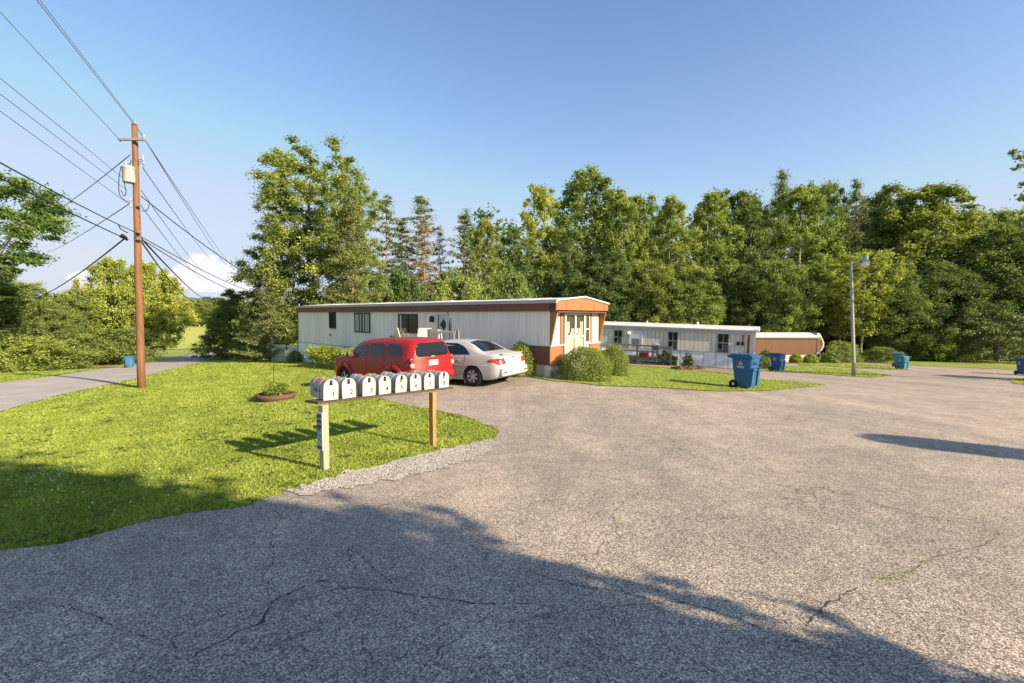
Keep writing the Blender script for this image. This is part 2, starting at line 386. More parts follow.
def inpoly(X, Y, poly):
    X = np.asarray(X); Y = np.asarray(Y); r = np.zeros(X.shape, bool); n = len(poly)
    for i in range(n):
        x0, y0 = poly[i][0], poly[i][1]; x1, y1 = poly[(i+1)%n][0], poly[(i+1)%n][1]
        c = ((y0 > Y) != (y1 > Y)) & (X < (x1-x0) * (Y-y0) / ((y1-y0) if y1 != y0 else 1e-12) + x0)
        r ^= c
    return r
def wobble(poly, step, amp, closed=True, seed=3):
    rg = np.random.default_rng(seed); out = []; n = len(poly)
    for i in range(n if closed else n-1):
        a = np.array(poly[i][:2], float); b = np.array(poly[(i+1)%n][:2], float); L = np.linalg.norm(b-a)
        k = max(1, min(60, int(L/step))); nrm = np.array([-(b-a)[1], (b-a)[0]]) / max(L, 1e-6)
        for j in range(k):
            out.append(tuple(a + (b-a)*j/k + nrm * rg.normal(0, amp) * (1 if L < 40 else 0)))
    if not closed: out.append(tuple(poly[-1][:2]))
    return out
def sheet(name, poly, dz, cell, m, kind='structure', far=None):
    P = np.array([p[:2] for p in poly]); x0, y0 = P.min(0); x1, y1 = P.max(0)
    xs = np.arange(x0 + cell/2, x1, cell); ys = np.arange(y0 + cell/2, y1, cell)
    X, Y = np.meshgrid(xs, ys); X = X.ravel(); Y = Y.ravel(); k = inpoly(X, Y, poly)
    pts = [Vector(p[:2]) for p in poly] + [Vector((a, b)) for a, b in zip(X[k], Y[k])]
    n = len(poly)
    v, e, f, *_ = delaunay_2d_cdt(pts, [], [list(range(n))], 1, 1e-5)
    va = np.array([(p.x, p.y) for p in v]); z = gza(va[:, 0], va[:, 1]) + dz
    me = bpy.data.meshes.new(name); me.from_pydata([(a, b, c) for (a, b), c in zip(va, z)], [], [tuple(q) for q in f]); me.update()
    bm = bmesh.new(); bm.from_mesh(me); bmesh.ops.recalc_face_normals(bm, faces=bm.faces[:])
    if sum(q.normal.z for q in bm.faces) < 0: bmesh.ops.reverse_faces(bm, faces=bm.faces[:])
    bm.to_mesh(me); bm.free()
    me.materials.append(m); me.polygons.foreach_set('use_smooth', [True]*len(me.polygons))
    return tag(link(name, me), kind=kind)
def quads_obj(name, V, m, tint, parent=None, nv=4):
    "V: (n, nv, 3) -> n separate faces with a per-face tint"
    n = V.shape[0]; me = bpy.data.meshes.new(name or 'crown')
    me.vertices.add(n*nv); me.vertices.foreach_set('co', V.reshape(-1).astype(np.float32))
    me.loops.add(n*nv); me.loops.foreach_set('vertex_index', np.arange(n*nv, dtype=np.int32))
    me.polygons.add(n); me.polygons.foreach_set('loop_start', np.arange(0, n*nv, nv, dtype=np.int32))
    me.polygons.foreach_set('loop_total', np.full(n, nv, np.int32))
    a = me.attributes.new('tint', 'FLOAT', 'FACE'); a.data.foreach_set('value', tint.astype(np.float32))
    me.materials.append(m); me.update(calc_edges=True)
    return link(name, me, parent) if name else me

# ------------------------------------------------------------------ ground
def ground():
    xs = np.concatenate([-np.geomspace(4000, 130, 22), np.arange(-120, -30, 2.0), np.arange(-30, 30, .6), np.arange(30, 120.1, 2.0), np.geomspace(130, 4000, 22)])
    ys = np.concatenate([-np.geomspace(4000, 60, 18), np.arange(-50, 0, 2.0), np.arange(0, 45, .6), np.arange(45, 160.1, 2.0), np.geomspace(170, 4000, 22)])
    X, Y = np.meshgrid(xs, ys); Z = gza(X, Y); w = len(xs); h = len(ys)
    V = np.stack([X, Y, Z], -1).reshape(-1, 3)
    i = np.arange(h-1)[:, None]*w + np.arange(w-1)[None]; i = i.ravel()
    me = bpy.data.meshes.new('ground'); me.from_pydata(V.tolist(), [], np.stack([i, i+1, i+1+w, i+w], -1).tolist())
    me.polygons.foreach_set('use_smooth', [True]*len(me.polygons)); me.materials.append(M_TURF)
    tag(link('ground', me), kind='structure')
ground()

def PX(lst): return [tuple(gp(u, v)[:2]) for u, v in lst]
# edge of the mailbox lawn, walked from the near left round its tip to the trailer
LAWN_EDGE = [(-15,-8),(-8,-1.2)] + PX([(0,553),(60,543),(150,522),(240,507),(262,500)]) + PX([(300,489),(330,479),(400,462.5),(450,452),(488,445),(497,439)]) + PX([(498,432),(490,426.5),(462,416),(430,409.5),(400,404),(370,396),(345,386),(333,378),(337,370),(352,366)])
ASPH = wobble(LAWN_EDGE, .25, .035, False) + [(-2, 19), (4, 21)] + PX([(610,363),(660,362)]) + [(14,40)] + PX([(780,361),(830,357.5),(850,359),(930,362),(1000,365),(1022,366.5)]) + [(60,33),(60,-18),(-15,-18)]
sheet('asphalt_lot', ASPH, .014, .5, M_ASPH)
road_near = PX([(0,412.4),(58.6,395.5),(132,379.8),(170,370),(205,361.5),(218,356.8)])
road_far = PX([(217,350.2),(202,351.5),(176,357.8),(117,367.5),(58.6,376),(0,383.5)])
d0 = (np.array(road_near[0]) - np.array(road_near[1])); d0 /= np.linalg.norm(d0)
ROAD = [tuple(np.array(road_near[0]) + d0*14)] + road_near + [(-53, 90), (-56, 91)] + road_far + [tuple(np.array(road_far[-1]) + d0*22)]
ROAD = wobble(ROAD, .6, .03)
sheet('country_road', ROAD, .03, 1.2, M_ROAD)
TRACK = PX([(-40,373),(0,368.6),(60,367),(112,365.2),(117,367.3),(60,369),(0,370.8),(-40,376)])
sheet('gravel_track', TRACK, .025, 1.0, M_SOIL)
def lawn(px, name, world=None):
    poly = wobble(PX(px) if px else world, .3, .04, seed=len(px or world)); sheet(name, poly, .035, 1.0, M_TURF); return poly
LAWN2 = lawn([(520,376),(548,381),(600,386.5),(665,389),(722,392.2),(765,391.5),(805,388),(827,385),(800,382.6),(761,379.8),(740,376.3),(700,371.5),(655,366.5),(610,364),(560,364)], 'front_lawn')
LAWN3 = lawn([(757,366.5),(800,366.5),(850,369.5),(892,375.6),(872,378),(840,376.2),(800,372.8),(770,371.5)], 'lamp_post_lawn')
LAWN4 = lawn([(796,362),(840,363.5),(880,366),(912,370.4),(890,370.2),(850,368),(800,365.5)], 'narrow_lawn')
LAWN6 = lawn([(836,358.2),(900,361),(960,363.5),(1040,367),(1040,371.5),(960,367.5),(920,365.8),(880,364),(836,361.3)], 'far_grass_strip')
LAWN5 = lawn([(1010,379.5),(1060,376),(1120,380),(1120,392),(1040,387),(1014,384)], 'side_lawn')
soil = wobble(PX([(600,366.4),(640,366.8),(700,371.6),(735,375.6),(745,374),(735,371.5),(700,368),(660,366),(610,364.8)]), .3, .03)
sheet('bare_earth', soil, .06, 1.0, M_SOIL)

# ------------------------------------------------------------------ gravel shoulder
GRAV = PX([(285,492),(330,478),(370,469),(400,461),(440,451.5),(478,443),(496,439)]) + PX([(497,445),(470,461),(440,471),(400,480),(350,489),(300,497)])
g1 = wobble(GRAV, .10, .05); sheet('gravel_shoulder', g1, .02, .3, M_GRAVEL_BED)
def stones(n, poly, smin, smax, name, label_z=.02, spread=0):
    P = np.array(poly); lo = P.min(0) - spread; hi = P.max(0) + spread
    pts = RNG.uniform(lo, hi, (n*6, 2)); k = inpoly(pts[:,0], pts[:,1], poly)
    if spread: pts = np.concatenate([pts[k][:n], pts[~k][:n//14]])
    else: pts = pts[k][:n]
    n = len(pts); z = gza(pts[:,0], pts[:,1]) + label_z
    oc = np.array([(1,0,0),(0,1,0),(-1,0,0),(0,-1,0),(0,0,1),(0,0,-1)], float)
    F8 = np.array([(0,1,4),(1,2,4),(2,3,4),(3,0,4),(1,0,5),(2,1,5),(3,2,5),(0,3,5)])
    s = RNG.uniform(smin, smax, (n,1,1)) * RNG.uniform(.6, 1.3, (n,1,3)) * np.array([1,1,.65])
    V = oc[None] * s + RNG.normal(0, .15, (n,6,3)) * s
    a = RNG.uniform(0, 6.28, n); c, sn = np.cos(a)[:,None], np.sin(a)[:,None]
    x = V[...,0]*c - V[...,1]*sn; y = V[...,0]*sn + V[...,1]*c
    V = np.stack([x + pts[:,0:1], y + pts[:,1:2], V[...,2] + z[:,None] + .004], -1)
    T = V[:, F8].reshape(-1, 3, 3); t = np.repeat(RNG.uniform(0,1,n), 8)
    return quads_obj(name, T, M_STONE, t, nv=3)
tag(stones(19000, g1, .005, .013, 'gravel'), 'loose pale gravel along the lawn edge beside the mailboxes', 'gravel', kind='stuff')

# ------------------------------------------------------------------ cracks in the asphalt
m = M_CRACK = mat('crack_fill', (.07,.062,.055), 1.0, spec=.05)
m = M_MOSS = mat('crack_weed', (.13,.15,.02), 1.0, spec=.05)
def crack(pxs, w, mb, seed):
    rg = np.random.default_rng(seed); pts = [np.array(gp(u, v)[:2]) for u, v in pxs]
    L = []
    for a, b in zip(pts[:-1], pts[1:]):
        d = np.linalg.norm(b-a); k = max(2, int(d/.035)); nrm = np.array([-(b-a)[1], (b-a)[0]])/max(d,1e-6)
        wob = np.cumsum(rg.normal(0, .012, k)); wob -= np.linspace(0, wob[-1], k)
        for j in range(k): L.append(a + (b-a)*j/k + nrm*wob[j])
    L.append(pts[-1]); L = np.array(L); n = len(L)
    t = np.gradient(L, axis=0); t /= np.linalg.norm(t, axis=1)[:, None] + 1e-9; nr = np.stack([-t[:,1], t[:,0]], 1)
    ww = w * .36 * np.abs(rg.normal(.75, .5, n))[:, None] * np.minimum(1, np.minimum(np.arange(n), np.arange(n)[::-1])/6.0)[:, None]
    A = L + nr*ww; B = L - nr*ww
    V = []; 
    for p in (A, B):
        z = gza(p[:,0], p[:,1]) + .017; V.append(np.stack([p[:,0], p[:,1], z], 1))
    vs = V[0].tolist() + V[1].tolist(); mb.add(vs, [(i, i+1, n+i+1, n+i) for i in range(n-1)])
CR = [([(560,610),(520,605),(470,606),(435,600),(405,596),(372,592),(340,590),(310,600),(280,608)], .009),
 ([(405,596),(380,575),(362,560),(352,548),(352,576),(345,590)], .008),([(345,590),(322,583),(300,590),(272,604),(262,625),(225,640),(200,655),(194,683)], .013),
 ([(272,604),(268,580),(275,560),(280,520),(276,505)], .008),([(262,625),(250,612),(205,622),(150,652),(130,683)], .006),
 ([(345,626),(362,640),(372,660),(385,680)], .007),([(345,626),(340,616),(352,602)], .007),([(345,626),(300,636),(262,650),(200,660)], .008),
 ([(200,655),(172,655),(150,640),(118,630),(95,618),(78,610),(50,606)], .007),([(35,553),(36,575),(32,588)], .006),
 ([(560,610),(600,612),(650,606),(690,598),(715,590)], .006),
 ([(512,567),(540,577),(590,590),(640,598),(690,606),(740,622),(780,640),(830,652),(845,668)], .008),
 ([(590,565),(588,580),(592,592)], .007),([(640,598),(612,610),(620,640),(640,683)], .005),
 ([(656,486),(630,500),(614,512),(618,530),(620,545)], .007),([(618,530),(600,548),(590,565)], .005),
 ([(1024,540),(985,532),(940,520),(885,508),(840,494),(812,487)], .009),([(885,508),(870,512),(840,505)], .005),
 ([(1010,533),(985,545),(955,555),(925,562),(905,575),(880,582)], .007),
 ([(880,582),(850,594),(830,605),(812,620),(806,640)], .011),([(706,574),(706,590),(710,610)], .006),([(770,604),(782,620),(800,640)], .007),
 ([(716,466),(700,458),(676,448),(670,440),(650,432)], .008),([(640,414),(672,420),(700,426),(640,425),(600,420),(560,418),(520,418)], .006),
 ([(497,443),(520,446),(560,446),(600,440)], .008),([(700,462),(760,430),(800,410),(815,400)], .005),([(512,400),(560,404),(600,405)], .006),
 ([(855,415),(900,428),(930,435)], .006),([(812,487),(815,500),(822,512)], .008),([(560,540),(590,520),(614,512)], .005),([(860,560),(800,540),(740,520),(700,500)], .004),
 ([(540,640),(500,620),(470,606)], .006),([(420,683),(440,650),(470,630),(520,605)], .006)]
mb = MB()
for i, (p, w) in enumerate(CR): crack(p, w, mb, i)
tag(mb.build('asphalt_cracks', M_CRACK), kind='structure')

# ------------------------------------------------------------------ grass
def blades(n_total, name, region, ymin, ymax, hscale=1.0, seed=1, label=None):
    rg = np.random.default_rng(seed)
    Y = np.exp(rg.uniform(math.log(ymin), math.log(ymax), n_total * 3)); X = rg.uniform(-1.35, 1.35, len(Y)) * (Y + 1.5)
    k = region(X, Y); X = X[k][:n_total]; Y = Y[k][:n_total]; n = len(X)
    # local patchiness of height
    ph = .5 + .5*np.sin(X*1.7 + 2*np.sin(Y*1.1)) * np.sin(Y*2.3 + 1.5*np.sin(X*.9))
    bl = []; tn = []; dist = np.hypot(X, Y)
    for j in range(4):
        a = rg.uniform(0, 6.283, n); r = rg.uniform(0, .035, n) * (1 + dist*.05)
        bx = X + r*np.cos(a); by = Y + r*np.sin(a); bz = gza(bx, by) + region.dz
        h = rg.uniform(.014, .042, n) * (.75 + .5*ph) * hscale * (1 + dist*.012); w = (.0028 + .0011*dist) * rg.uniform(.6, 1.3, n)
        lean = rg.uniform(.2, 1.1, n) * h; la = rg.uniform(0, 6.283, n)
        ca, sa = np.cos(a), np.sin(a)
        p0 = np.stack([bx - sa*w, by + ca*w, bz], 1); p1 = np.stack([bx + sa*w, by - ca*w, bz], 1)
        m1 = np.stack([bx + .35*lean*np.cos(la), by + .35*lean*np.sin(la), bz + h*.65], 1)
        tp = np.stack([bx + lean*np.cos(la), by + lean*np.sin(la), bz + h], 1)
        q = np.stack([sa, -ca, np.zeros(n)], 1) * w[:, None] * .6
        bl.append(np.stack([p0, p1, m1 + q, tp], 1)); bl.append(np.stack([p0, m1 + q, tp, m1 - q], 1)[:n//2])
        t = np.clip(rg.normal(.43, .20, n) + .22*(ph - .5) + .10*np.sin(X*.9+1.3*np.sin(Y*.5))*np.sin(Y*.7+.6*np.sin(X*1.9)) + .12*np.sin(X*4.1)*np.sin(Y*3.3+X), 0, 1); tn.append(t); tn.append(t[:n//2])
    o = quads_obj(name, np.concatenate(bl), L_GRASS, np.concatenate(tn)); return tag(o, label, 'grass', kind='stuff')
class RegA:
    dz = -.005
    def __call__(s, X, Y):
        k = ~inpoly(X, Y, ASPH) & ~inpoly(X, Y, ROAD) & ~inpoly(X, Y, g1)
        # keep the blades off the worn earth beside the posts
        for cx, cy, r in ((-2.35, 6.05, .35), (-1.25, 8.0, .28), (-2.9, 5.15, .4)):
            k &= (np.hypot((X-cx)*.8, Y-cy) > r * (.5 + .7*np.abs(np.sin(9*X)*np.cos(11*Y)))) | (np.sin(X*911.7+Y*377.3) > .45)
        return k
class RegB:
    dz = .03
    def __call__(s, X, Y): return inpoly(X, Y, LAWN2) | inpoly(X, Y, LAWN3) | inpoly(X, Y, LAWN4) | inpoly(X, Y, LAWN5)
blades(150000, 'lawn_grass', RegA(), 2.6, 34, 1.0, 1, 'short green grass of the lawn around the mailboxes and pole')
blades(19000, 'far_lawn_grass', RegB(), 13, 42, .8, 2, 'short grass of the small lawn before the trailers')
# clover flowers in the shaded grass
def flowers():
    rg = np.random.default_rng(5); pts = []
    for (u, v, s, n) in ((60,482,26,60),(130,478,16,12),(190,492,20,8),(40,500,20,14),(110,505,20,6)):
        for _ in range(n):
            p = gp(u + rg.normal(0, s), v + rg.normal(0, s*.28))
            if p.y < 8: pts.append(p)
    V = []
    for p in pts:
        c = np.array(p) + (0, 0, .055); r = rg.uniform(.006, .011)
        o = np.array([(1,0,0),(0,1,0),(-1,0,0),(0,-1,0),(0,0,1),(0,0,-1)])*r + c
        for f in ((0,1,4),(1,2,4),(2,3,4),(3,0,4),(1,0,5),(2,1,5),(3,2,5),(0,3,5)): V.append(o[list(f)])
    o = quads_obj('clover_flowers', np.array(V), mat('clover_white', (.75,.73,.68), .8), np.zeros(len(V)), nv=3)
    tag(o, 'tiny white clover heads in the shaded lawn', 'flowers', kind='stuff')
flowers()
def lawn_weeds():
    rg = np.random.default_rng(15); reg = RegA(); Y = np.exp(rg.uniform(math.log(3.2), math.log(20), 900)); X = rg.uniform(-1.2, .2, 900)*(Y+1); k = reg(X, Y) & (np.sin(X*1.3+2)*np.sin(Y*.8) > -.1); X = X[k]; Y = Y[k]
    V = []; T = []
    for x, y in zip(X, Y):
        z = gz(x, y) - .002; n = rg.integers(6, 16); t0 = rg.uniform(0, .35)
        for _ in range(n):
            a = rg.uniform(0, 6.28); l = rg.uniform(.03, .085); w = l*.28; h = rg.uniform(.015, .05); c, s_ = math.cos(a), math.sin(a); ox, oy = rg.normal(0, .05, 2)
            V.append([(x+ox, y+oy, z+.01), (x+ox+c*l*.5-s_*w, y+oy+s_*l*.5+c*w, z+h), (x+ox+c*l, y+oy+s_*l, z+h*.7), (x+ox+c*l*.5+s_*w, y+oy+s_*l*.5-c*w, z+h)]); T.append(t0 + rg.uniform(0, .3))
    tag(quads_obj('lawn_weeds', np.array(V), L_BUSH, np.array(T)), 'broad leaved weeds scattered through the lawn grass', 'weeds', kind='stuff')
lawn_weeds()
def crack_weeds():
    rg = np.random.default_rng(8); V = []; T = []
    for (u, v, su, sv, n) in ((618,522,2,5,60),(888,580,7,1.2,110),(905,574,7,2,50),(925,563,8,2,30),(985,532.5,12,1.2,60),(940,520.5,8,1,25),(618,540,2,4,40),(676,449,4,2,40)):
        for _ in range(n):
            p = np.array(gp(u + rg.normal(0, su), v + rg.normal(0, sv*.4) - (0 if su < 8 else 0))); a = rg.uniform(0, 6.28); h = rg.uniform(.004, .012); w = rg.uniform(.002, .005)
            d = np.array((math.cos(a), math.sin(a), 0))*w; t = np.array((rg.normal(0,.01), rg.normal(0,.01), h))
            V.append([p-d, p+d, p+t+d*.3, p+t-d*.3]); T.append(rg.uniform(.2, .8))
    V = np.array(V); V[..., 2] += .012
    tag(quads_obj('crack_weeds', V, L_GRASS, np.array(T)), 'tiny moss and weeds growing in the asphalt cracks', 'weeds', kind='stuff')
crack_weeds()

sheet('far_meadow', wobble([(-100,150),(-48,150),(-50,100),(-56,92),(-62,86),(-80,92),(-100,110)], 3, .3), .08, 2.0, M_FIELD)
# ------------------------------------------------------------------ far hills
def hills():
    xs = np.linspace(-4200, 3600, 160); mb = MB(); vs = []; fs = []; n = len(xs)
    rg = np.random.default_rng(4); ph = rg.uniform(0, 6, 6)
    for j, (yy, f) in enumerate(((1500, 0), (1900, .6), (2300, 1.0), (3000, .8), (3600, 0))):
        for i, x in enumerate(xs):
            h = 95 + 14*math.sin(x/520+ph[0]) + 14*math.sin(x/230+ph[1]) + 5*math.sin(x/70+ph[2]) + 2.5*math.sin(x/27+ph[3])
            vs.append((x, yy + 80*math.sin(x/400+j), -2.5 + h*f*.92))
    for j in range(4):
        for i in range(n-1): fs.append((j*n+i, j*n+i+1, (j+1)*n+i+1, (j+1)*n+i))
    mb.add(vs, fs, smooth=True)
    m = mat('distant_woodland', (.10,.14,.13), 1, spec=0); k = NT(m); k.base(k.ramp(k.noise(k.pos(), .02, 8, .7), [(.35, (.09,.13,.12)), (.65, (.17,.22,.16))]))
    tag(mb.build('hills', m), kind='structure')
hills()

# ------------------------------------------------------------------ shared paint and building materials
def siding(name, base, pitch, dirt=(.18,.17,.15), axis=0, groove=(.62,.62,.62)):
    "vertical ribbed sheet metal: grooves every pitch metres along local x"
    m = mat(name, base, .5, spec=.4); k = NT(m)
    sp = k.n('ShaderNodeSeparateXYZ'); k.link(k.tc.outputs['Object'], sp.inputs[0])
    f = k.math('FRACT', k.math('DIVIDE', sp.outputs[axis], pitch)); g = k.rng(k.math('ABSOLUTE', k.math('SUBTRACT', f, .5)), .40, .46)
    c = k.mix(1.0, base, k.mix(g, (1,1,1), groove), 'MULTIPLY')
    n1 = k.noise(k.coord('Object', (1,1,.12)), 5, 6, .65)
    c = k.mix(k.math('MULTIPLY', k.rng(n1, .48, .75), .3), c, dirt); n3 = k.noise(k.coord('Object', (2.2,2.2,.10)), 3.1, 5, .7); c = k.mix(k.math('MULTIPLY', k.rng(n3, .58, .72), .15), c, (.30,.20,.12))
    pan = k.noise(k.coord('Object', (.8,.8,.01)), 1.1, 1); c = k.mix(1.0, c, k.ramp(pan, [(.35, (.93,.93,.94)), (.6, (1.05,1.05,1.04))]), 'MULTIPLY')
    k.base(c); k.bump(k.math('SUBTRACT', 1.0, g), .7, .02); return m
S_GREY = siding('grey_ribbed_siding', (.90,.84,.74), .12, groove=(.74,.74,.74))
S_TAN = siding('pale_weathered_siding', (.72,.66,.57), .3, (.28,.22,.17))
S_BROWN = siding('brown_ribbed_siding', (.22,.11,.06), .16, (.15,.08,.05))
S_SKIRT = siding('white_skirting', (.92,.90,.86), .8, (.25,.25,.24), groove=(.75,.75,.75))
S_BEND = siding('cream_end_panel', (.50,.44,.36), .13, (.5,.42,.32), axis=1)
WHITE = worn('white_paint', (.66,.63,.58), .5, .25)
ROOF = worn('roof_metal', (.70,.68,.64), .45, .35, 1.2, (.35,.32,.28), stretch=(1,1,1))
ROOF_G = worn('roof_grey_edge', (.42,.42,.42), .5, .3)
BROWN = worn('brown_trim', (.17,.075,.045), .6, .25, 3, (.05,.03,.02))
ORANGE = worn('orange_trim', (.31,.145,.06), .65, .4, 3, (.20,.09,.04))
BLOCK = worn('concrete_block', (.46,.43,.38), .9, .4, 4, (.2,.18,.14), bump=.4)
BLACK = mat('black_frame', (.02,.02,.022), .5)
DGLASS = mat('dark_glass', (.012,.014,.016), .12, spec=.35); DGLASS2 = mat('greenish_glass', (.05,.06,.05), .08, spec=.7)
CURT = worn('pale_curtain', (.45,.43,.38), .9, .4, 8, (.2,.18,.14), stretch=(6,6,.2))
CURT_D = worn('dusty_blind', (.12,.12,.11), .9, .3)
GALV = worn('galvanised_metal', (.40,.41,.42), .45, .3, 6, (.2,.2,.2), metal=.6)
RUBBER = mat('rubber', (.018,.018,.019), .85, spec=.2)
WOODG = wood_mat('weathered_wood', (.30,.26,.21), (.14,.12,.095), .6)

def slabpanel(name, x0, x1, y0, y1, z0, z1, m, parent, bev=0.0):
    return MB().box(x0, x1, y0, y1, z0, z1, bev=bev).build(name, m, parent)

# ------------------------------------------------------------------ main trailer
B = Vector((1.33, 16.5, 0)); A_ = Vector((-13.7, 30.2, 0)); dxy = (B - A_); TL = dxy.length; dxy.normalize()
T_RZ = math.atan2(dxy.y, dxy.x); HB = 2.12; TW = 3.2
def along(u):
    k = (u - 512)/F; return -((B.x - k*B.y) / (dxy.x - k*dxy.y))*-1 if False else (k*B.y - B.x)/(dxy.x - k*dxy.y)
def zat(v, x): return (VH - v)*(B.y + dxy.y*x)/F + HB      # height above the root at local x on the long wall
t1 = thing('mobile_home', 'long grey ribbed trailer home with brown fascia and an orange and white end', 'mobile home', (B.x, B.y, CAMZ - HB), rot=(0, .0055, T_RZ))
Z0, ZE, ZF, ZR = .43, 2.33, 2.40, 2.66
mb = MB(); mb.box(-TL, -.02, .0, TW, Z0, 2.62); wall = mb.build('wall', S_GREY, t1)
slabpanel('corner_trim', -TL-.02, -TL+.06, -.02, .05, Z0, 2.5, WHITE, t1)
slabpanel('side_fascia', -TL-.1, .30, -.10, -.02, 2.34, 2.62, BROWN, t1)
slabpanel('roof_edge', -TL-.16, .36, -.15, -.04, 2.62, 2.74, ROOF_G, t1)
# roof: shallow gable with a bowed section, standing seams across
mb = MB(); prof = [(-.14, 2.70), (.5, 2.79), (TW/2, 2.88), (TW-.5, 2.79), (TW+.14, 2.70), (TW+.14, 2.64), (-.14, 2.64)]
n = 14
for i in range(n):
    a = -TL-.15 + (TL+.475)*i/n; b = -TL-.15 + (TL+.475)*(i+1)/n - .004
    mb.prism([(y, z + .006*math.sin(i*1.7)) for y, z in prof], a, b, axes='yz')
rf = mb.build('roof', ROOF, t1)
for x in (): MB().cyl((x, 1.2, 2.86), .07, .07, .28).build('vent_pipe', GALV, rf)
MB().box(-8.3, -7.8, 2.1, 2.6, 2.84, 2.93, bev=.03).build('roof_hatch', WHITE, rf)
# end gable
mb = MB(); mb.prism([(-.10, 2.385), (TW+.10, 2.385), (TW+.10, 2.63), (TW/2, 2.85), (-.10, 2.69)], .02, .34, axes='yz'); g = mb.build('gable_fascia', ORANGE, t1)
M_SEAM = worn('seam_orange', (.30,.11,.035), .6)  # redder orange for the thin fascia seams
for y in (.5, 1.4, 2.3, 3.0): slabpanel('seam', .342, .350, y-.008, y+.008, 2.40, 2.66, M_SEAM, g)
slabpanel('gable_roof_edge', .0, .0, 0, 0, 0, 0, WHITE, t1) if False else None
mb = MB()
for (ya, za, yb, zb) in ((-.14, 2.695, TW/2, 2.86), (TW/2, 2.86, TW+.14, 2.64)):
    mb.prism([(ya, za), (yb, zb), (yb, zb+.055), (ya, za+.055)], .327, .39, axes='yz')
mb.build('gable_edge', WHITE, t1)
slabpanel('soffit', .0, .33, .0, TW, 2.30, 2.338, BROWN, t1)
# end wall, plane at x = 0: white panels, orange uprights, lower band
ZS = 1.10
slabpanel('end_wall', -.02, .0, .0, TW, Z0, 2.31, S_BEND, t1)
def wedge(name, y0, y1, m):   # fin slanting out from the wall foot up to the fascia
    mb = MB(); mb.prism([(.003, ZS+.06), (.05, ZS+.06), (.31, 2.30), (.003, 2.30)], y0, y1, axes='xz'); return mb.build(name, m, t1)
wedge('slanted_fin', -.015, .05, ORANGE); wedge('slanted_fin', TW-.05, TW+.015, ORANGE)
for (y0, y1) in ((.06, .54), (2.62, 3.12)): slabpanel('white_panel', .004, .02, y0, y1, ZS+.06, 2.30, WHITE, t1)
for (y0, y1) in ((.55, .70), (2.46, 2.61)): slabpanel('upright_trim', .004, .05, y0, y1, ZS+.02 if y0 < 1 else ZS, 2.30, ORANGE, t1)
slabpanel('lower_panel', .004, .03, -.02, .72, Z0, ZS, ORANGE, t1); slabpanel('lower_panel', .004, .03, 2.50, TW+.02, Z0, ZS, ORANGE, t1)
slabpanel('side_lower_panel', -1.7, -.001, -.03, -.003, Z0, ZS, BROWN, t1)
slabpanel('ledge', -.02, .07, -.03, .76, ZS, ZS+.05, WHITE, t1); slabpanel('ledge', -.02, .07, 2.46, TW+.03, ZS, ZS+.05, WHITE, t1)
# bay window stack
bw = MB(); y0, y1, z0, z1 = .76, 2.10, .55, 2.28
for yy in (y0, (y0+y1)/2-.04, y1-.09): bw.box(.004, .09, yy, yy+.09, z0, z1)
bw.box(.004, .085, y0+.09, y1-.09, z1-.07, z1); bw.box(.004, .085, y0+.09, y1-.09, 1.38, 1.46); w1 = bw.build('bay_window', WHITE, t1)
slabpanel('pane', .01, .03, y0+.09, y1-.09, 1.46, z1-.07, DGLASS2, w1)
mb = MB()
for q in range(12):
    yy = y0 + .1 + q*.095; mb.box(.032, .036 + .006*(q%2), yy, yy+.07, 1.47 + (.1 if q % 5 == 2 else 0), 1.47 + (.25 if 3 < q < 10 else .5 if q % 3 else .1))
mb.build('curtain', CURT, w1); slabpanel('lower_screen', .01, .04, y0+.09, y1-.09, z0, 1.38, S_BEND, w1)
w2 = slabpanel('side_window',   .004, .06, 2.13, 2.43, 1.1, 2.27, WHITE, t1); slabpanel('pane', .061, .066, 2.17, 2.39, 1.2, 1.65, DGLASS2, w2); slabpanel('pane', .061, .066, 2.17, 2.39, 1.70, 2.22, DGLASS2, w2)
# skirting and blocks
mb = MB()
for i in range(8): 
    for j in range(3):
        mb.box(-.01 - 0, .0 - .02, .02 + i*.46 + (.23 if j % 2 else 0) - .0, min(TW-.02, .02 + i*.46 + .45 + (.23 if j % 2 else 0)), -.25 + j*.22, -.25 + j*.22 + .215)
mb.box(-TL+.1, -.03, .06, .2, -1.0, Z0-.002); mb.box(-.2, -.03, .06, TW-.06, -.4, Z0-.002)
mb.build('foundation', BLOCK, t1)
slabpanel('skirting', -TL, -7.2, -.02, .05, -1.0, Z0-.003, S_SKIRT, t1); slabpanel('skirting_front', -7.15, -.03, .0, .05, -.4, Z0-.003, BLOCK, t1)
slabpanel('skirting_corner', -.22, .004, -.024, .03, -.3, Z0-.003, WHITE, t1)
slabpanel('base_strip', -TL-.02, -1.72, -.03, .0, Z0-.03, Z0+.03, ROOF_G, t1)
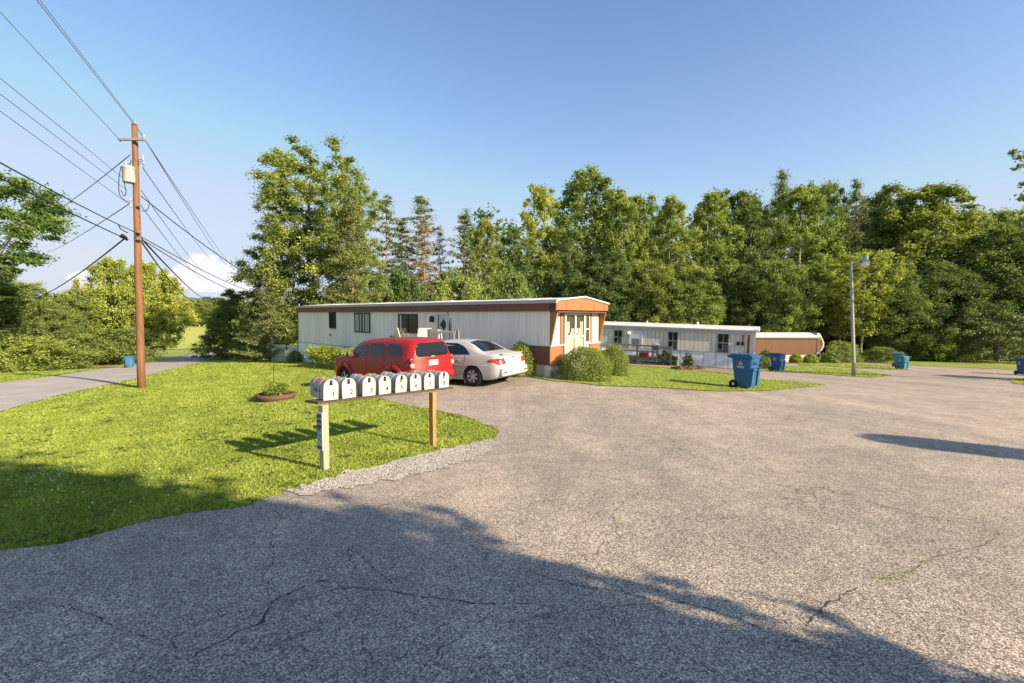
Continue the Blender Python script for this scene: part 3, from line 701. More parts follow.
def side_window(u0, u1, v0, v1, name='window', panes=1, label=None, curtain=False):
    x0 = along(u0); x1 = along(u1); xm = (x0+x1)/2; zt = zat(v0, xm); zb = zat(v1, xm)
    mb = MB(); t = .06
    mb.box(x0, x0+t, -.05, .0, zb, zt); mb.box(x1-t, x1, -.05, .0, zb, zt); mb.box(x0+t, x1-t, -.048, .0, zt-t, zt); mb.box(x0+t, x1-t, -.048, .0, zb, zb+t)
    for q in range(1, panes): mb.box(x0 + (x1-x0)*q/panes - .03, x0 + (x1-x0)*q/panes + .03, -.046, 0, zb+t, zt-t)
    w = mb.build(name, BLACK, t1); slabpanel('pane', x0+t, x1-t, -.02, -.004, zb+t, zt-t, DGLASS, w)
    if curtain:
        mb = MB(); nq = 9
        for q in range(nq):
            if q in (4,): continue
            a = x0+t+(x1-x0-2*t)*q/nq; mb.box(a, a+(x1-x0)/nq*.8, -.026-.004*(q%2), -.021, zb+t, zt-t)
        mb.build('curtain', CURT, w)
    return w, x0, x1, zb, zt
side_window(329.8, 336.2, 313.5, 330.0)
w, x0, x1, zb, zt = side_window(355, 370.4, 314.2, 333.8, panes=3, curtain=True); slabpanel('lintel', x0-.02, x1+.05, -.07, .0, zt+.01, zt+.12, worn('olive_lintel', (.30,.31,.22), .7), w)
w, x0, x1, zb, zt = side_window(398.8, 417.8, 315, 334.0, panes=2); slabpanel('white_stile', x0+.13, x0+.25, -.035, -.021, zb+.06, zt-.06, WHITE, w)
# door
x0 = along(437.6); x1 = along(448.2); zt = 2.30; zb = Z0 - .02
d = slabpanel('door', x0+.08, x1-.08, -.045, -.0, zb, zt-.08, worn('door_white', (.50,.52,.52), .45, .15), t1)
mb = MB(); mb.box(x0, x0+.08, -.06, 0, zb, zt); mb.box(x1-.08, x1+.02, -.06, 0, zb, zt); mb.box(x0+.08, x1-.08, -.06, 0, zt-.08, zt+.03); mb.build('door_frame', WHITE, d)
mb = MB(); xm = (x0+x1)/2+.1; zm = 1.78; mb.prism([(xm-.25, zm), (xm, zm-.25), (xm+.25, zm), (xm, zm+.25)], -.055, -.046); mb.build('diamond_window', DGLASS, d)
slabpanel('door_gap', x0+.08, x0+.13, -.05, -.046, zb, zt-.08, BLACK, d); MB().cyl((x0+.2, -.11, 1.35), .03, .03, .06, axis='Y').build('handle', GALV, d)
x = along(432.8); l = MB(); l.box(x-.09, x+.09, -.14, 0, 1.88, 2.1, bev=.02); l.cyl((x, -.07, 2.1), .09, .02, .07); lb = l.build('porch_lamp', BLACK, t1)
x = along(330.5); MB().cyl((x, -.05, 1.02), .06, .06, .05, axis='Y').build('dryer_vent', BLACK, t1)
x = along(424); slabpanel('meter_box', x-.1, x+.1, -.09, 0, 1.2, 1.6, GALV, t1)
# the downpipe and cable riser at the far corner
MB().tube([(-TL+.3, -.08, 2.5), (-TL+.3, -.08, 2.9)], .03).build('service_mast', GALV, t1)

def tloc(x, y, z=0):  # local trailer coordinates to world
    return t1.matrix_basis @ Vector((x, y, z))
# deck with white railing
def along_at(u, yo):
    k = (u - 512)/F; bx = B.x - dxy.y*yo; by = B.y + dxy.x*yo; return (k*by - bx)/(dxy.x - k*dxy.y)
xa, xb = along_at(386, -1.83), along_at(458.5, -1.83); xr_ = along_at(430, -1.83)
RT = (VH - 331.3)*(B.y + dxy.x*-1.83 + dxy.y*xb)/F + HB
print('deck', xa, xb, RT)
TANW = wood_mat('cream_rail', (.90,.82,.68), (.74,.63,.50), .5)
dk = thing('deck', 'raised wooden deck with cream picket railing along the grey trailer', 'deck', tloc(0, 0, 0), T_RZ)
mb = MB()
for i in range(12): mb.box(xa, xb, -1.75 + i*.143, -1.75 + i*.143 + .135, Z0-.10, Z0-.06)
mb.build('decking', WOODG, dk)
mb = MB(); mb.box(xa, xb, -1.78, -1.74, Z0-.28, Z0-.1); mb.build('rim_board', WOODG, dk)
for i in range(5):
    x = xa + .06 + (xb-xa-.12)*i/4; slabpanel('post', x-.05, x+.05, -1.84, -1.781, -.6, RT+.03 if x > xr_-.2 else Z0-.06, WOODG if i in (0, 4) else TANW, dk)
mb = MB(); mb.box(xr_, xb-.12, -1.86, -1.78, RT-.08, RT); mb.build('handrail', TANW, dk); mb = MB(); mb.box(xr_, xb-.12, -1.83, -1.79, Z0+.05, Z0+.12); mb.build('bottom_rail', TANW, dk)
mb = MB(); n = int((xb-xr_-.1)/.15)
for i in range(n): x = xr_+.03+i*.15; mb.box(x, x+.085, -1.875, -1.861, Z0-.05, RT-.05)
mb.build('pickets', TANW, dk)
# clutter on the deck
DK = Z0 - .06
def on_deck(x, y, z=DK): return tloc(x, y, z)
def patio_chair(x, y, rz, col, label):
    t = thing('patio_chair', label, 'chair', on_deck(x, y), T_RZ+rz, 'chairs on the deck'); t.scale = (1.12, 1.12, 1.24); fr = MB()
    for sx in (-.26, .26):
        fr.tube([(sx, -.25, 0), (sx, -.25, .62), (sx, .2, .64)], .015, 6); fr.tube([(sx, .28, 0), (sx, .22, .42), (sx, .38, 1.0)], .015, 6)
    fr.build('frame', WHITE, t); MB().box(-.25, .25, -.24, .24, .40, .45, bev=.02).build('seat', col, t)
    MB().box(-.24, .24, -.02, .02, -.3, .3, M=Matrix.Translation((0, .31, .74)) @ Matrix.Rotation(R(-14), 4, 'X'), bev=.02).build('backrest', col, t)
CUSH = worn('cream_cushion', (.80,.68,.50), .9, .2); CUSHB = worn('brown_cushion', (.28,.20,.13), .9, .2)
patio_chair(xa+.9, -1.35, 2.6, CUSH, 'cream cushioned patio chair on the deck below the dark window'); patio_chair(xa+2.9, -1.3, 3.6, CUSHB, 'brown cushioned patio chair on the deck beside the cream one')
patio_chair(xa+1.8, -1.3, .6, WHITE, 'white patio chair between the cream one and the brown one on the deck')
def potted(x, y, label, r=.3, h=.9, seed=3):
    t = thing('potted_plant', label, 'potted plant', on_deck(x, y), 0, 'potted plants on the deck')
    MB().lathe([(.10, 0), (.16, .28), (.17, .3), (.13, .3)], 14).build('pot', worn('clay_pot', (.42,.2,.12), .8), t)
    rg = np.random.default_rng(seed); n = 260; c = rg.normal(0, 1, (n,3)); c /= np.linalg.norm(c, axis=1)[:,None]; c = c*np.array([r, r, h*.35]) * rg.uniform(.4,1,(n,1)) + (0,0,.3+h*.35)
    a = rg.normal(0, 1, (n,3)); a /= np.linalg.norm(a, axis=1)[:,None]; b = np.cross(a, rg.normal(0,1,(n,3))); b /= np.linalg.norm(b, axis=1)[:,None]
    s = .05; quads_obj('foliage', np.stack([c-a*s, c+b*s*.5, c+a*s, c-b*s*.5], 1), L_RED if seed == 3 else L_MID, rg.uniform(0,1,n), t)
potted(xa+.35, -1.3, 'reddish dried potted plant at the left end of the deck', .34, 1.45, 3)
potted(xa+3.1, -1.3, 'green potted plant on the deck near the porch lamp', .26, 1.25, 4)
tb = thing('patio_umbrella', 'folded dark patio umbrella standing on the deck left of the door', 'umbrella', on_deck(xa+3.5, -1.2))
MB().tube([(0,0,0),(0,0,1.7)], .02, 8).build('pole', BLACK, tb); MB().lathe([(.05,.7),(.09,.8),(.05,1.5),(.015,1.72)], 10).build('canopy', BLACK, tb); MB().cyl((0,0,0), .22, .2, .06).build('base', BLACK, tb)
# white chair by the end wall
t = thing('lawn_chair', 'white metal lawn chair beside the orange and white end wall', 'chair', tloc(.55, 3.2, 0), T_RZ+R(80)); t.location.z = gz(t.location.x, t.location.y)
t.location.z += .0
fr = MB()
for sx in (-.25, .25):
    fr.tube([(sx,-.25,0),(sx,-.25,.62),(sx,.2,.64),(sx,.3,.95)], .018, 6); fr.tube([(sx,.28,0),(sx,.2,.42)], .018, 6)
fr.build('frame', WHITE, t); MB().box(-.24,.24,-.24,.24,.40,.44,bev=.015).build('seat', WHITE, t)
mb = MB(); 
for q in range(5): mb.box(-.22+q*.095, -.16+q*.095, .27, .30, .45, 1.05)
mb.build('backrest', WHITE, t)
# rocks at the corner
for i, (x, y, s) in enumerate(((.35, .25, .13), (.45, .6, .11), (.3, .9, .12))):
    p = tloc(x, y); z = gz(p.x, p.y); bm = bmesh.new(); bmesh.ops.create_icosphere(bm, subdivisions=2, radius=s)
    for v in bm.verts: v.co = Vector((v.co.x*1.3, v.co.y, v.co.z*.7)) * (1 + .25*math.sin(v.co.x*31+i)*math.cos(v.co.y*27))
    me = bpy.data.meshes.new('rock'); bm.to_mesh(me); bm.free(); me.materials.append(BLOCK)
    tag(link('rock', me, None, (p.x, p.y, z+.05)), ['pale rock touching the front corner of the grey trailer', 'middle pale rock between the trailer corner and the hedge shrub', 'pale rock closest to the hedge shrub at the trailer corner'][i], 'rock', 'rocks at the trailer corner')

# ------------------------------------------------------------------ second trailer
D = Vector((16.46, 32.0, 0)); E_ = Vector((7.3, 37.0, 0)); d2 = (D-E_).normalized(); HD = 3.57
T2_RZ = math.atan2(d2.y, d2.x); T2L = 17.5
t2 = thing('mobile_home', 'long pale weathered trailer home with metal roof behind the tall blue bin', 'mobile home', (D.x, D.y, CAMZ-HD), rot=(0, R(1.75), T2_RZ))
def along2(u):
    k = (u-512)/F; return (k*D.y - D.x)/(d2.x - k*d2.y)
def zat2(v, x): return (VH-v)*(D.y + d2.y*x)/F + HD - (-x)*math.sin(R(1.75))
W2 = 3.7
MB().box(-T2L, 0, 0, W2, 1.05, 2.58).build('wall', S_TAN, t2)
MB().box(-T2L+.02, -.02, .03, W2-.03, -.5, 1.046).build('skirting', S_SKIRT, t2)
slabpanel('drip_rail', -T2L, 0, -.02, -.002, 1.03, 1.07, ROOF_G, t2)
slabpanel('fascia', -T2L, .05, -.06, -.003, 2.36, 2.60, worn('grey_fascia', (.50,.49,.46), .6), t2)
mb = MB(); prof = [(-.12, 2.62), (-.10, 2.70), (.25, 2.82), (1.1, 2.90), (W2/2, 2.93), (W2-1.1, 2.90), (W2-.25, 2.82), (W2+.10, 2.70), (W2+.12, 2.62)]
n = 14
for i in range(n):
    a = -T2L-.1 + (T2L+.35)*i/n; b = -T2L-.1 + (T2L+.35)*(i+1)/n - .006; mb.prism([(y, z+.005*math.sin(i*2.1)) for y, z in prof], a, b, axes='yz')
rf = mb.build('roof', ROOF, t2); slabpanel('roof_edge', -T2L-.1, .25, -.15, -.122, 2.60, 2.68, ROOF_G, t2)
x = along2(693); MB().cyl((x, 1.7, 2.88), .09, .09, .25).build('roof_vent', WHITE, rf)
x = along2(640); MB().cyl((x, 1.9, 2.88), .06, .06, .2).build('roof_vent', WHITE, rf)
slabpanel('corner_trim', -.10, .02, -.03, .04, -.3, 2.6, WHITE, t2); slabpanel('end_brown_panel', .0, .012, .3, W2-.1, 1.1, 2.5, BROWN, t2)  # white corner trim, then a plain brown panel over most of the end wall
slabpanel('conduit', -.42, -.30, -.05, -.003, .3, 2.35, BROWN, t2)
for x in (-1.0, -.72): slabpanel('meter', x-.09, x+.09, -.08, -.003, 1.62, 1.86, BLACK, t2)
slabpanel('conduit', -.74, -.66, -.06, -.003, 1.88, 2.34, BROWN, t2)
def win2(u0, u1, v0, v1):
    x0, x1 = along2(u0), along2(u1); xm = (x0+x1)/2; zt, zb = zat2(v0, xm), zat2(v1, xm); t = .06; mb = MB()
    mb.box(x0, x0+t, -.05, -.003, zb, zt); mb.box(x1-t, x1, -.05, -.003, zb, zt); mb.box(x0+t, x1-t, -.05, -.003, zt-t, zt); mb.box(x0+t, x1-t, -.05, -.003, zb, zb+t)
    mb.box(x0+t, x1-t, -.045, -.003, (zb+zt)/2-.03, (zb+zt)/2+.03); mb.box(xm-.02, xm+.02, -.04, -.003, zb+t, zt-t)
    w = mb.build('window', worn('aluminium_frame', (.26,.27,.26), .5) if 'aluminium_frame' not in bpy.data.materials else bpy.data.materials['aluminium_frame'], t2)
    slabpanel('pane', x0+t, x1-t, -.02, -.003, zb+t, zt-t, DGLASS, w)
    slabpanel('blind', x0+t+.02, xm-.04, -.026, -.021, zb+t+.03, zb+(zt-zb)*.20, CURT_D, w); slabpanel('blind', xm+.05, x1-t-.02, -.026, -.021, zb+t+.03, zb+(zt-zb)*.42, CURT_D, w)
win2(613, 621.8, 330, 344); win2(667, 677.5, 331.5, 350); win2(716.5, 728.5, 333, 352.7)
x0, x1 = along2(630), along2(640.5); zt = 2.34; zb = 1.0
d = slabpanel('door', x0, x1, -.05, -.003, zb, zt, worn('door_pale_blue', (.62,.66,.68), .4, .1), t2); slabpanel('screen', x0+.12, x1-.12, -.056, -.051, zb+.1, zb+.72, mat('door_screen', (.16,.21,.24), .4), d)
mb = MB(); mb.box(x0-.1, x0, -.06, -.003, zb, zt+.08); mb.box(x1, x1+.1, -.06, -.003, zb, zt+.08); mb.box(x0, x1, -.06, -.003, zt, zt+.08); mb.build('door_frame', WHITE, d)
x = along2(628); mb = MB(); mb.lathe([(.10, 0), (.17, .05), (.15, .16), (.05, .22)], 14, Matrix.Translation((x, -.16, 2.02))); mb.build('porch_lamp', mat('lamp_glass', (.85,.85,.8), .3), t2)
def t2loc(x, y, z=0): return t2.matrix_basis @ Vector((x, y, z))
# porch of the second trailer
xl, xr = along2(612), along2(655); 
pc = thing('porch', 'small weathered wooden porch with rails at the pale trailer door', 'porch', t2loc(0, 0, 0), rot=(0, R(1.75), T2_RZ))
xl = along2(612)+.9; xr = xl + 3.9
mb = MB()
for i in range(10): mb.box(xl, xr, -1.8+i*.18, -1.8+i*.18+.17, .44, .50)
mb.build('decking', WOODG, pc)
mb = MB(); mb.box(xl, xr, -1.83, -1.80, .22, .44); mb.build('rim_board', WOODG, pc)
for x in (xl+.05, xl+1.5, xl+2.9, xr-1.3, xr-.06): slabpanel('post', x-.06, x+.06, -1.90, -1.832, -.5, 1.42 if x != xr-1.3 else 1.2, WOODG, pc)
mb = MB(); mb.box(xl, xl+2.95, -1.93, -1.90, 1.28, 1.40); mb.box(xl, xl+2.95, -1.93, -1.90, .88, .97); mb.box(xr-1.35, xr, -1.93, -1.90, 1.22, 1.34); mb.build('handrail', WOODG, pc)
mb = MB()
for i in range(4): mb.box(xl+1.6, xl+3.0, -1.94-.3*(i+1), -1.94-.3*i, .3-.14*i-.05, .3-.14*i)
mb.build('steps', WOODG, pc)
# things on the porch
p = pc.matrix_basis @ Vector((xr-1.2, -1.3, .5))
gr = thing('barbecue_grill', 'red kettle grill with pale lid on the wooden porch', 'grill', p, T2_RZ)
MB().lathe([(.05,.55),(.22,.58),(.29,.72),(.29,.78)], 16).build('bowl', worn('red_enamel', (.45,.03,.03), .35), gr); MB().lathe([(.29,.785),(.26,.92),(.12,1.0),(.02,1.02)], 16).build('lid', WHITE, gr)
for a in (0, 2.1, 4.2): MB().tube([(.12*math.cos(a), .12*math.sin(a), .6), (.28*math.cos(a), .28*math.sin(a), 0)], .015, 6).build('leg', BLACK, gr)
p = pc.matrix_basis @ Vector((xr-2.0, -1.45, .5)); cl = thing('cooler', 'red cooler box on the porch of the pale trailer', 'cooler', p, T2_RZ)
MB().box(-.32,.32,-.2,.2,0,.32,bev=.02).build('body', bpy.data.materials['red_enamel'], cl); MB().box(-.33,.33,-.21,.21,.322,.39,bev=.02).build('lid', WHITE, cl)

# ------------------------------------------------------------------ third trailer
E3 = at(820, 363, 45); g3 = gz(E3.x, 45)
t3 = thing('mobile_home', 'brown sided trailer home with white bowed roof far beyond the lamp lawn', 'mobile home', (E3.x, 45, g3), R(-4))
L3 = 9.5
MB().box(-L3, -.35, 0, 3.4, .75, 2.45).build('wall', S_BROWN, t3); MB().box(-L3+.05, -.3, .04, 3.36, -.5, .746).build('skirting', WHITE, t3)
mb = MB(); prof = [(-.1, 2.40), (-.1, 2.50), (.2, 2.70), (.9, 2.80), (1.7, 2.84), (2.5, 2.80), (3.2, 2.7), (3.5, 2.5), (3.5, 2.40)]
mb.prism(prof, -L3-.1, -.2, axes='yz'); mb.build('roof', ROOF, t3); slabpanel('roof_edge', -L3, -.2, -.13, -.102, 2.32, 2.46, ROOF_G, t3)
mb = MB(); out = [(-.35, 2.83), (-.1, 2.78), (.05, 2.5), (.32, 1.9), (.30, 1.5), (0, .95), (-.15, .75), (-.35, .75)]
inn = [(-.34, .8)]; mb.prism(out, -.02, 3.42); bn = mb.build('bowed_end', WHITE, t3)
mb = MB(); mb.prism([(-.33, 2.5), (-.05, 2.45), (.20, 1.9), (.18, 1.52), (-.08, 1.05), (-.33, 1.0)], -.035, -.022); mb.build('end_panel', S_BROWN, bn)
slabpanel('leg', -.05, .08, -.01, .08, -.3, .9, WHITE, t3)
for z in (2.0, 1.7): slabpanel('end_window', -.02, .10, -.05, -.037, z, z+.14, BLACK, bn)

# ------------------------------------------------------------------ mailboxes
PWOOD = wood_mat('treated_post', (.50,.42,.31), (.30,.23,.16), 1.0); PWOOD2 = wood_mat('orange_post', (.50,.27,.10), (.28,.13,.045), 1.0)
BOARD = wood_mat('dark_board', (.10,.08,.065), (.045,.036,.03), 1.0)
MBW = worn('mailbox_white', (.53,.505,.455), .55, .2, 4, (.35,.28,.20)); MBG = worn('mailbox_grey', (.40,.40,.38), .45, .5, 5, (.20,.17,.14), metal=.4)
MBR = worn('mailbox_rust', (.42,.40,.37), .6, .95, 7, (.40,.12,.05), metal=.2)
MBR = mat('mailbox_rusted', (.4,.4,.38), .6, .1); k = NT(MBR); _s = k.n('ShaderNodeSeparateXYZ'); k.link(k.tc.outputs['Object'], _s.inputs[0])
_f = k.math('MULTIPLY', k.rng(_s.outputs[2], .19, .25), k.rng(k.noise(k.coord('Object', (1,1,1)), 9, 5, .65), .38, .5)); k.base(k.mix(_f, (.42,.40,.36), (.38,.13,.06)))
FLAG = worn('flag_red', (.45,.04,.03), .5)
DIG = mat('digit_black', (.02,.02,.02), .6)
P1 = Vector((-2.47, 6.35, CAMZ-1.115)); P8 = Vector((-1.22, 8.29, CAMZ-1.235))
rowd = (P8-P1).normalized(); row_rz = math.atan2(rowd.y, rowd.x); MAILH = 0
st = thing('mailbox_stand', 'dark board on two square wooden posts carrying eight mailboxes', 'mailbox stand', (P1.x, P1.y, gz(P1.x, P1.y)), row_rz)
inv = st.matrix_basis.inverted()
q1 = inv @ P1; q8 = inv @ P8; slope = (q8.z-q1.z)/(q8.x-q1.x)
def rail_z(x): return q1.z + slope*(x - q1.x)
Ms = Matrix.Translation((0,0,q1.z)) @ Matrix.Rotation(-math.atan(slope), 4, 'Y')
mb = MB(); mb.box(-.24, q8.x+.2, -.06, .22, -.036, -.006, Ms, .004); mb.build('board', BOARD, st)
def post(u, v, yy, m, w, zt, label):
    g = at(u, v, yy); l = inv @ g; mb = MB(); mb.box(l.x-w/2, l.x+w/2, -.13-.0, -.13+w, -.35+l.z, zt, M=None, bev=.004)
    o = mb.build('post', m, st); o['label'] = label; return l
lp = post(325.5, 470, 6.15, PWOOD, .088, q1.z-.04, 'pale weathered post'); rp = post(431.0, 445.5, 7.95, PWOOD2, .085, rail_z(2.1)-.04, 'orange stained post')
sg = MB().box(lp.x-.075, lp.x-.053, -.14, -.02, -.0, 0).mesh('x', None) if False else None
pm = worn('sign_plate', (.42,.46,.50), .5, .3)
# address plate on the side of the left post, facing the road on the left
mb = MB(); mb.box(lp.x-.068, lp.x-.052, -.145, -.035, .30, .80, bev=.002); pl = mb.build('address_plate', pm, st)
for i, (z0, z1) in enumerate(((.73,.775),(.66,.705),(.59,.635))): slabpanel('plate_strip', lp.x-.073, lp.x-.0685, -.14, -.04, z0, z1, bpy.data.materials.get('strip_dark') or worn('strip_dark', (.07,.08,.085), .6), pl)
for z0 in (.54, .47, .41): MB().prism([(-.125, z0), (-.055, z0+.035), (-.055, z0+.050), (-.125, z0+.015)], lp.x-.072, lp.x-.0685, axes='yz').build('plate_mark', bpy.data.materials['strip_dark'], pl)
slabpanel('plate_strip', lp.x-.073, lp.x-.0685, -.14, -.04, .32, .36, bpy.data.materials['strip_dark'], pl)
def mailbox(label, proto=None):
    t = thing('mailbox', label, 'mailbox', (0,0,0), 0, 'mailboxes in a row on the board')
    W, H, L = .19, .27, .50; r = W/2; zc = H - r
    prof = [(-r, 0), (r, 0)] + [(r*math.cos(a), zc + r*math.sin(a)) for a in np.linspace(0, math.pi, 15)]
    b = MB(); b.prism(prof, 0, L, axes='xz'); body = b.build('shell', MBG, t)
    for yy in (.13, .36):
        rr = [(-r-.003, .003)] + [((r+.003)*math.cos(a), zc + (r+.003)*math.sin(a)) for a in np.linspace(math.pi, 0, 13)] + [(r+.003, .003)]
        rib = MB(); rib.tube([(a, yy, z) for a, z in rr], .004, 5); rib.build('rib', MBG, body)
    s = 1.04; dp = [(-r*s, -.004), (r*s, -.004)] + [(r*s*math.cos(a), zc + r*s*math.sin(a)) for a in np.linspace(0, math.pi, 15)]
    d = MB(); d.prism(dp, -.022, -.002, axes='xz'); d.tube([(a, -.022, z) for a, z in dp[1:]], .005, 5); door = d.build('door', MBW, t)
    h = MB(); h.box(-.014, .014, -.045, -.023, H-.055, H-.005, bev=.003); h.box(-.022, .022, -.03, -.023, H-.075, H-.05, bev=.003); h.build('latch', DIG, door)
    f = MB(); f.tube([(-r-.008, .10, .10), (-r-.008, .26, .105)], .005, 6); f.box(-r-.011, -r-.006, .24, .30, .09, .14, bev=.001); f.build('flag', FLAG, t)
    return t
mlabels = ['mailbox numbered 1 with reddish rust on top, at the end over the pale post', 'mailbox numbered 2, right beside the rusty topped end one', 'third mailbox of the row, numbered 3', 'fourth mailbox of the row, numbered 4, above the red wagon fender',
           'grey mailbox with white door numbered 5 and a small mark under the latch', 'sixth mailbox of the row, numbered 6, left of the one over the orange post', 'grey mailbox with white door numbered 7, over the orange post', 'mailbox numbered 8 at the far end of the row, right of the orange post']
proto = mailbox(mlabels[0])
doors_u = [329, 347.5, 367.5, 383.5, 399.5, 414.6, 428.2, 442.8]
for i in range(8):
    o = proto if i == 0 else copy_tree(proto, None, mlabels[i])
    k = (doors_u[i]-512)/F; t = (k*P1.y - P1.x)/(rowd.x - k*rowd.y)   # spacing measured along the board
    p = P1 + rowd*t; o.location = (p.x, p.y, P1.z + (P8.z-P1.z)*t/(P8-P1).length + .002)
    yaw = math.atan2(.67, .74) + [0, .03, -.02, .02, .04, -.03, .01, -.02][i]
    o.rotation_euler = (R([0,-1.5,1,0,2,-1,.5,-1][i]), R([1,-1.5,.5,-.8,1.8,-1,0,1.2][i]), yaw); 
    if i == 0:
        top = [c for c in o.children if c.name.startswith('shell')][0]
# distinct shells and the numbers
allboxes = [o for o in bpy.data.objects if o.type == 'EMPTY' and o.get('category') == 'mailbox']
allboxes.sort(key=lambda o: o.location.y)
for i, o in enumerate(allboxes):
    door = [c for c in o.children if c.name.startswith('door')][0]
    text_mesh('numeral', str(i+1), .10, DIG, door, (.035 if i < 4 else .01, -.0225, .072), (R(90), 0, 0), .0008)
    if i in (4, 7): MB().box(-.035, .02, -.0245, -.0225, .165, .185).build('sticker', DIG, door)
sh = [c for c in allboxes[0].children if c.name.startswith('shell')][0]; sh.data = sh.data.copy(); sh.data.materials.clear(); sh.data.materials.append(MBR); sh['label'] = 'shell with reddish brown rust on top'
d0_ = [c for c in allboxes[0].children if c.name.startswith('shell')][0]

# ------------------------------------------------------------------ utility pole
POLEW = wood_mat('pole_wood', (.27,.13,.065), (.13,.065,.035), .5)
pb = gp(141.5, 388); PY = pb.y
ptop = at(134.5, 124, PY); PH = ptop.z - pb.z
up = thing('utility_pole', 'tall brown wooden utility pole with grey transformer on the lawn by the road', 'utility pole', pb)
lean = (ptop.x - pb.x)
mb = MB(); mb.tube([(lean*t, 0, -.5*(t == 0) + PH*t) for t in np.linspace(0, 1, 9)], [.142 - .045*t for t in np.linspace(0, 1, 9)], 18)
mb.build('pole', POLEW, up)
def pl_(u, v, dy=0.0): p = at(u, v, PY+dy); return p - pb
ca = pl_(133, 139.5, -.18)
MB().box(ca.x-.50, ca.x+.46, ca.y-.045, ca.y+.045, ca.z-.04, ca.z+.05, bev=.01).build('crossarm', worn('arm_wood', (.28,.26,.23), .8), up)
CER = worn('porcelain', (.40,.39,.38), .3, .1)
ins = [(.025,0),(.03,.04),(.06,.05),(.06,.07),(.03,.08),(.055,.1),(.05,.13),(.02,.15)]
for p in (pl_(120, 141, -.1), pl_(134.5, 125), pl_(144, 138.5, -.1)):
    MB().lathe(ins, 12, Matrix.Translation(p + Vector((0,0,-.02)))).build('insulator', CER, up)
tp = pl_(128.6, 173, -.25); tz0 = pl_(128, 182.5, -.25).z; tz1 = pl_(128, 166.5, -.25).z; tcx = pl_(128.6, 175, -.25).x
tr = MB().lathe([(.02, tz0), (.19, tz0), (.205, tz0+.03), (.205, tz1-.06), (.22, tz1-.05), (.22, tz1-.02), (.15, tz1+.02), (.02, tz1+.05)], 22, Matrix.Translation((tcx-.02, -.22, 0))).build('transformer', worn('transformer_grey', (.52,.52,.50), .45, .2), up)
MB().lathe([(r_, z_ + tz1 + .02) for r_, z_ in ((.03,0),(.05,.03),(.03,.06),(.05,.09),(.03,.12),(.045,.15),(.02,.22))], 10, Matrix.Translation((tcx-.12, -.2, 0))).build('bushing', CER, tr)
MB().box(tcx+.15, -.02, -.14, -.06, tz0+.1, tz0+.22, bev=.01).build('bracket', GALV, tr)
for (u, v) in ((143, 159), (143.5, 163), (130, 200), (130.5, 206)):
    p = pl_(u, v, -.12); it = MB().lathe([(.02,-.05),(.045,-.03),(.03,0),(.045,.03),(.02,.05)], 10, Matrix.Translation(p)).build('insulator', CER, up); MB().tube([p, Vector((lean*p.z/PH, 0, p.z))], .016, 6).build('pin', GALV, it)
fz = MB().tube([pl_(143, 155, -.1), pl_(143.5, 168, -.1)], .025, 8).build('cutout_fuse', CER, up); a_ = pl_(143, 161, -.1); MB().tube([a_, Vector((lean*a_.z/PH, 0, a_.z))], .018, 6).build('bracket', GALV, fz)
WIRE = mat('wire_black', (.02,.02,.022), .6); WIREG = mat('wire_grey', (.16,.16,.17), .6)
def loop(pts, r=.014):
    P = [pl_(*p) for p in pts]; out = []
    for i in range(len(P)-1):
        a = P[max(i-1,0)]; b = P[i]; c = P[i+1]; d = P[min(i+2, len(P)-1)]
        for t in np.linspace(0, 1, 6, endpoint=False):
            out.append(.5*((2*b) + (c-a)*t + (2*a-5*b+4*c-d)*t*t + (3*b-a-3*c+d)*t**3))
    out.append(P[-1]); MB().tube(out, r, 6).build('cable_loop', WIRE, up)
loop([(121,167,-.35),(119,178,-.4),(119,192,-.35),(122,198,-.3),(130,203,-.2)]); loop([(124,182,-.3),(126,192,-.35),(124,196,-.3),(121,190,-.3)])
loop([(131,160,-.25),(130,164,-.2),(122,166,-.3)]); loop([(150,203,-.1),(147,210,-.25),(142,211,-.2)]); loop([(118,224,-.4),(121,229,-.4),(128,233,-.2)], .02)
loop([(120,236,-.4),(128,240,-.2)], .05); loop([(122,235,-.5),(126,238,-.3)], .06)
for (u, v) in ((139, 232), (139, 239), (139.5, 205)): p = pl_(u, v, -.17); MB().box(p.x-.07, p.x+.07, p.y-.03, p.y+.05, p.z-.04, p.z+.04, bev=.01).build('clamp', GALV, up)

def wire(p0, p1, r, label, sag=0.0, m=None, ext=0.0, n=24, name='overhead_wire', cat='wire', grp='overhead wires on the pole'):
    "p0 at the pole; p1 further along, carried on by ext"
    p1 = p0 + (p1-p0)*(1+ext); pts = []
    for t in np.linspace(0, 1, n): q = p0.lerp(p1, t); pts.append(q - Vector((0, 0, sag*4*t*(1-t))))
    o = MB().tube([q - p0 for q in pts], r, 5).build(name, m or WIREG, None, p0); return tag(o, label, cat, grp)
PA = lambda u, v, dy=0: at(u, v, PY+dy)
wire(PA(120,140,-.1), at(0,12,13), .011, 'thin wire from the left end of the crossarm to the upper left sky', ext=.8)
wire(PA(134.5,125), at(36,-1,12), .011, 'thin wire from the pole tip up to the top edge, left of its twin', ext=.8)
wire(PA(136,125), at(39,-1,11.9), .009, 'thin wire from the pole tip up to the top edge, right of its twin', ext=.8)
wire(PA(123,178,-.1), at(0,78,11), .009, 'uppermost of three parallel thin wires reaching the transformer from the left', ext=.8)
wire(PA(127,190,-.1), at(0,94,11), .009, 'middle of three parallel thin wires reaching the pole from the left', ext=.8)
wire(PA(130,205,-.1), at(0,111,11), .009, 'lowest of three parallel thin wires reaching the pole from the left', ext=.8)
wire(PA(139,234,-.1), at(0,157,9.5), .016, 'upper thick black cable from the left edge to the middle of the pole', .12, WIRE, .6)
wire(PA(122,237,-.3), at(15,182,11), .020, 'lower thick black cable from the left tree to the pole clamp', .08, WIRE, 1.2)
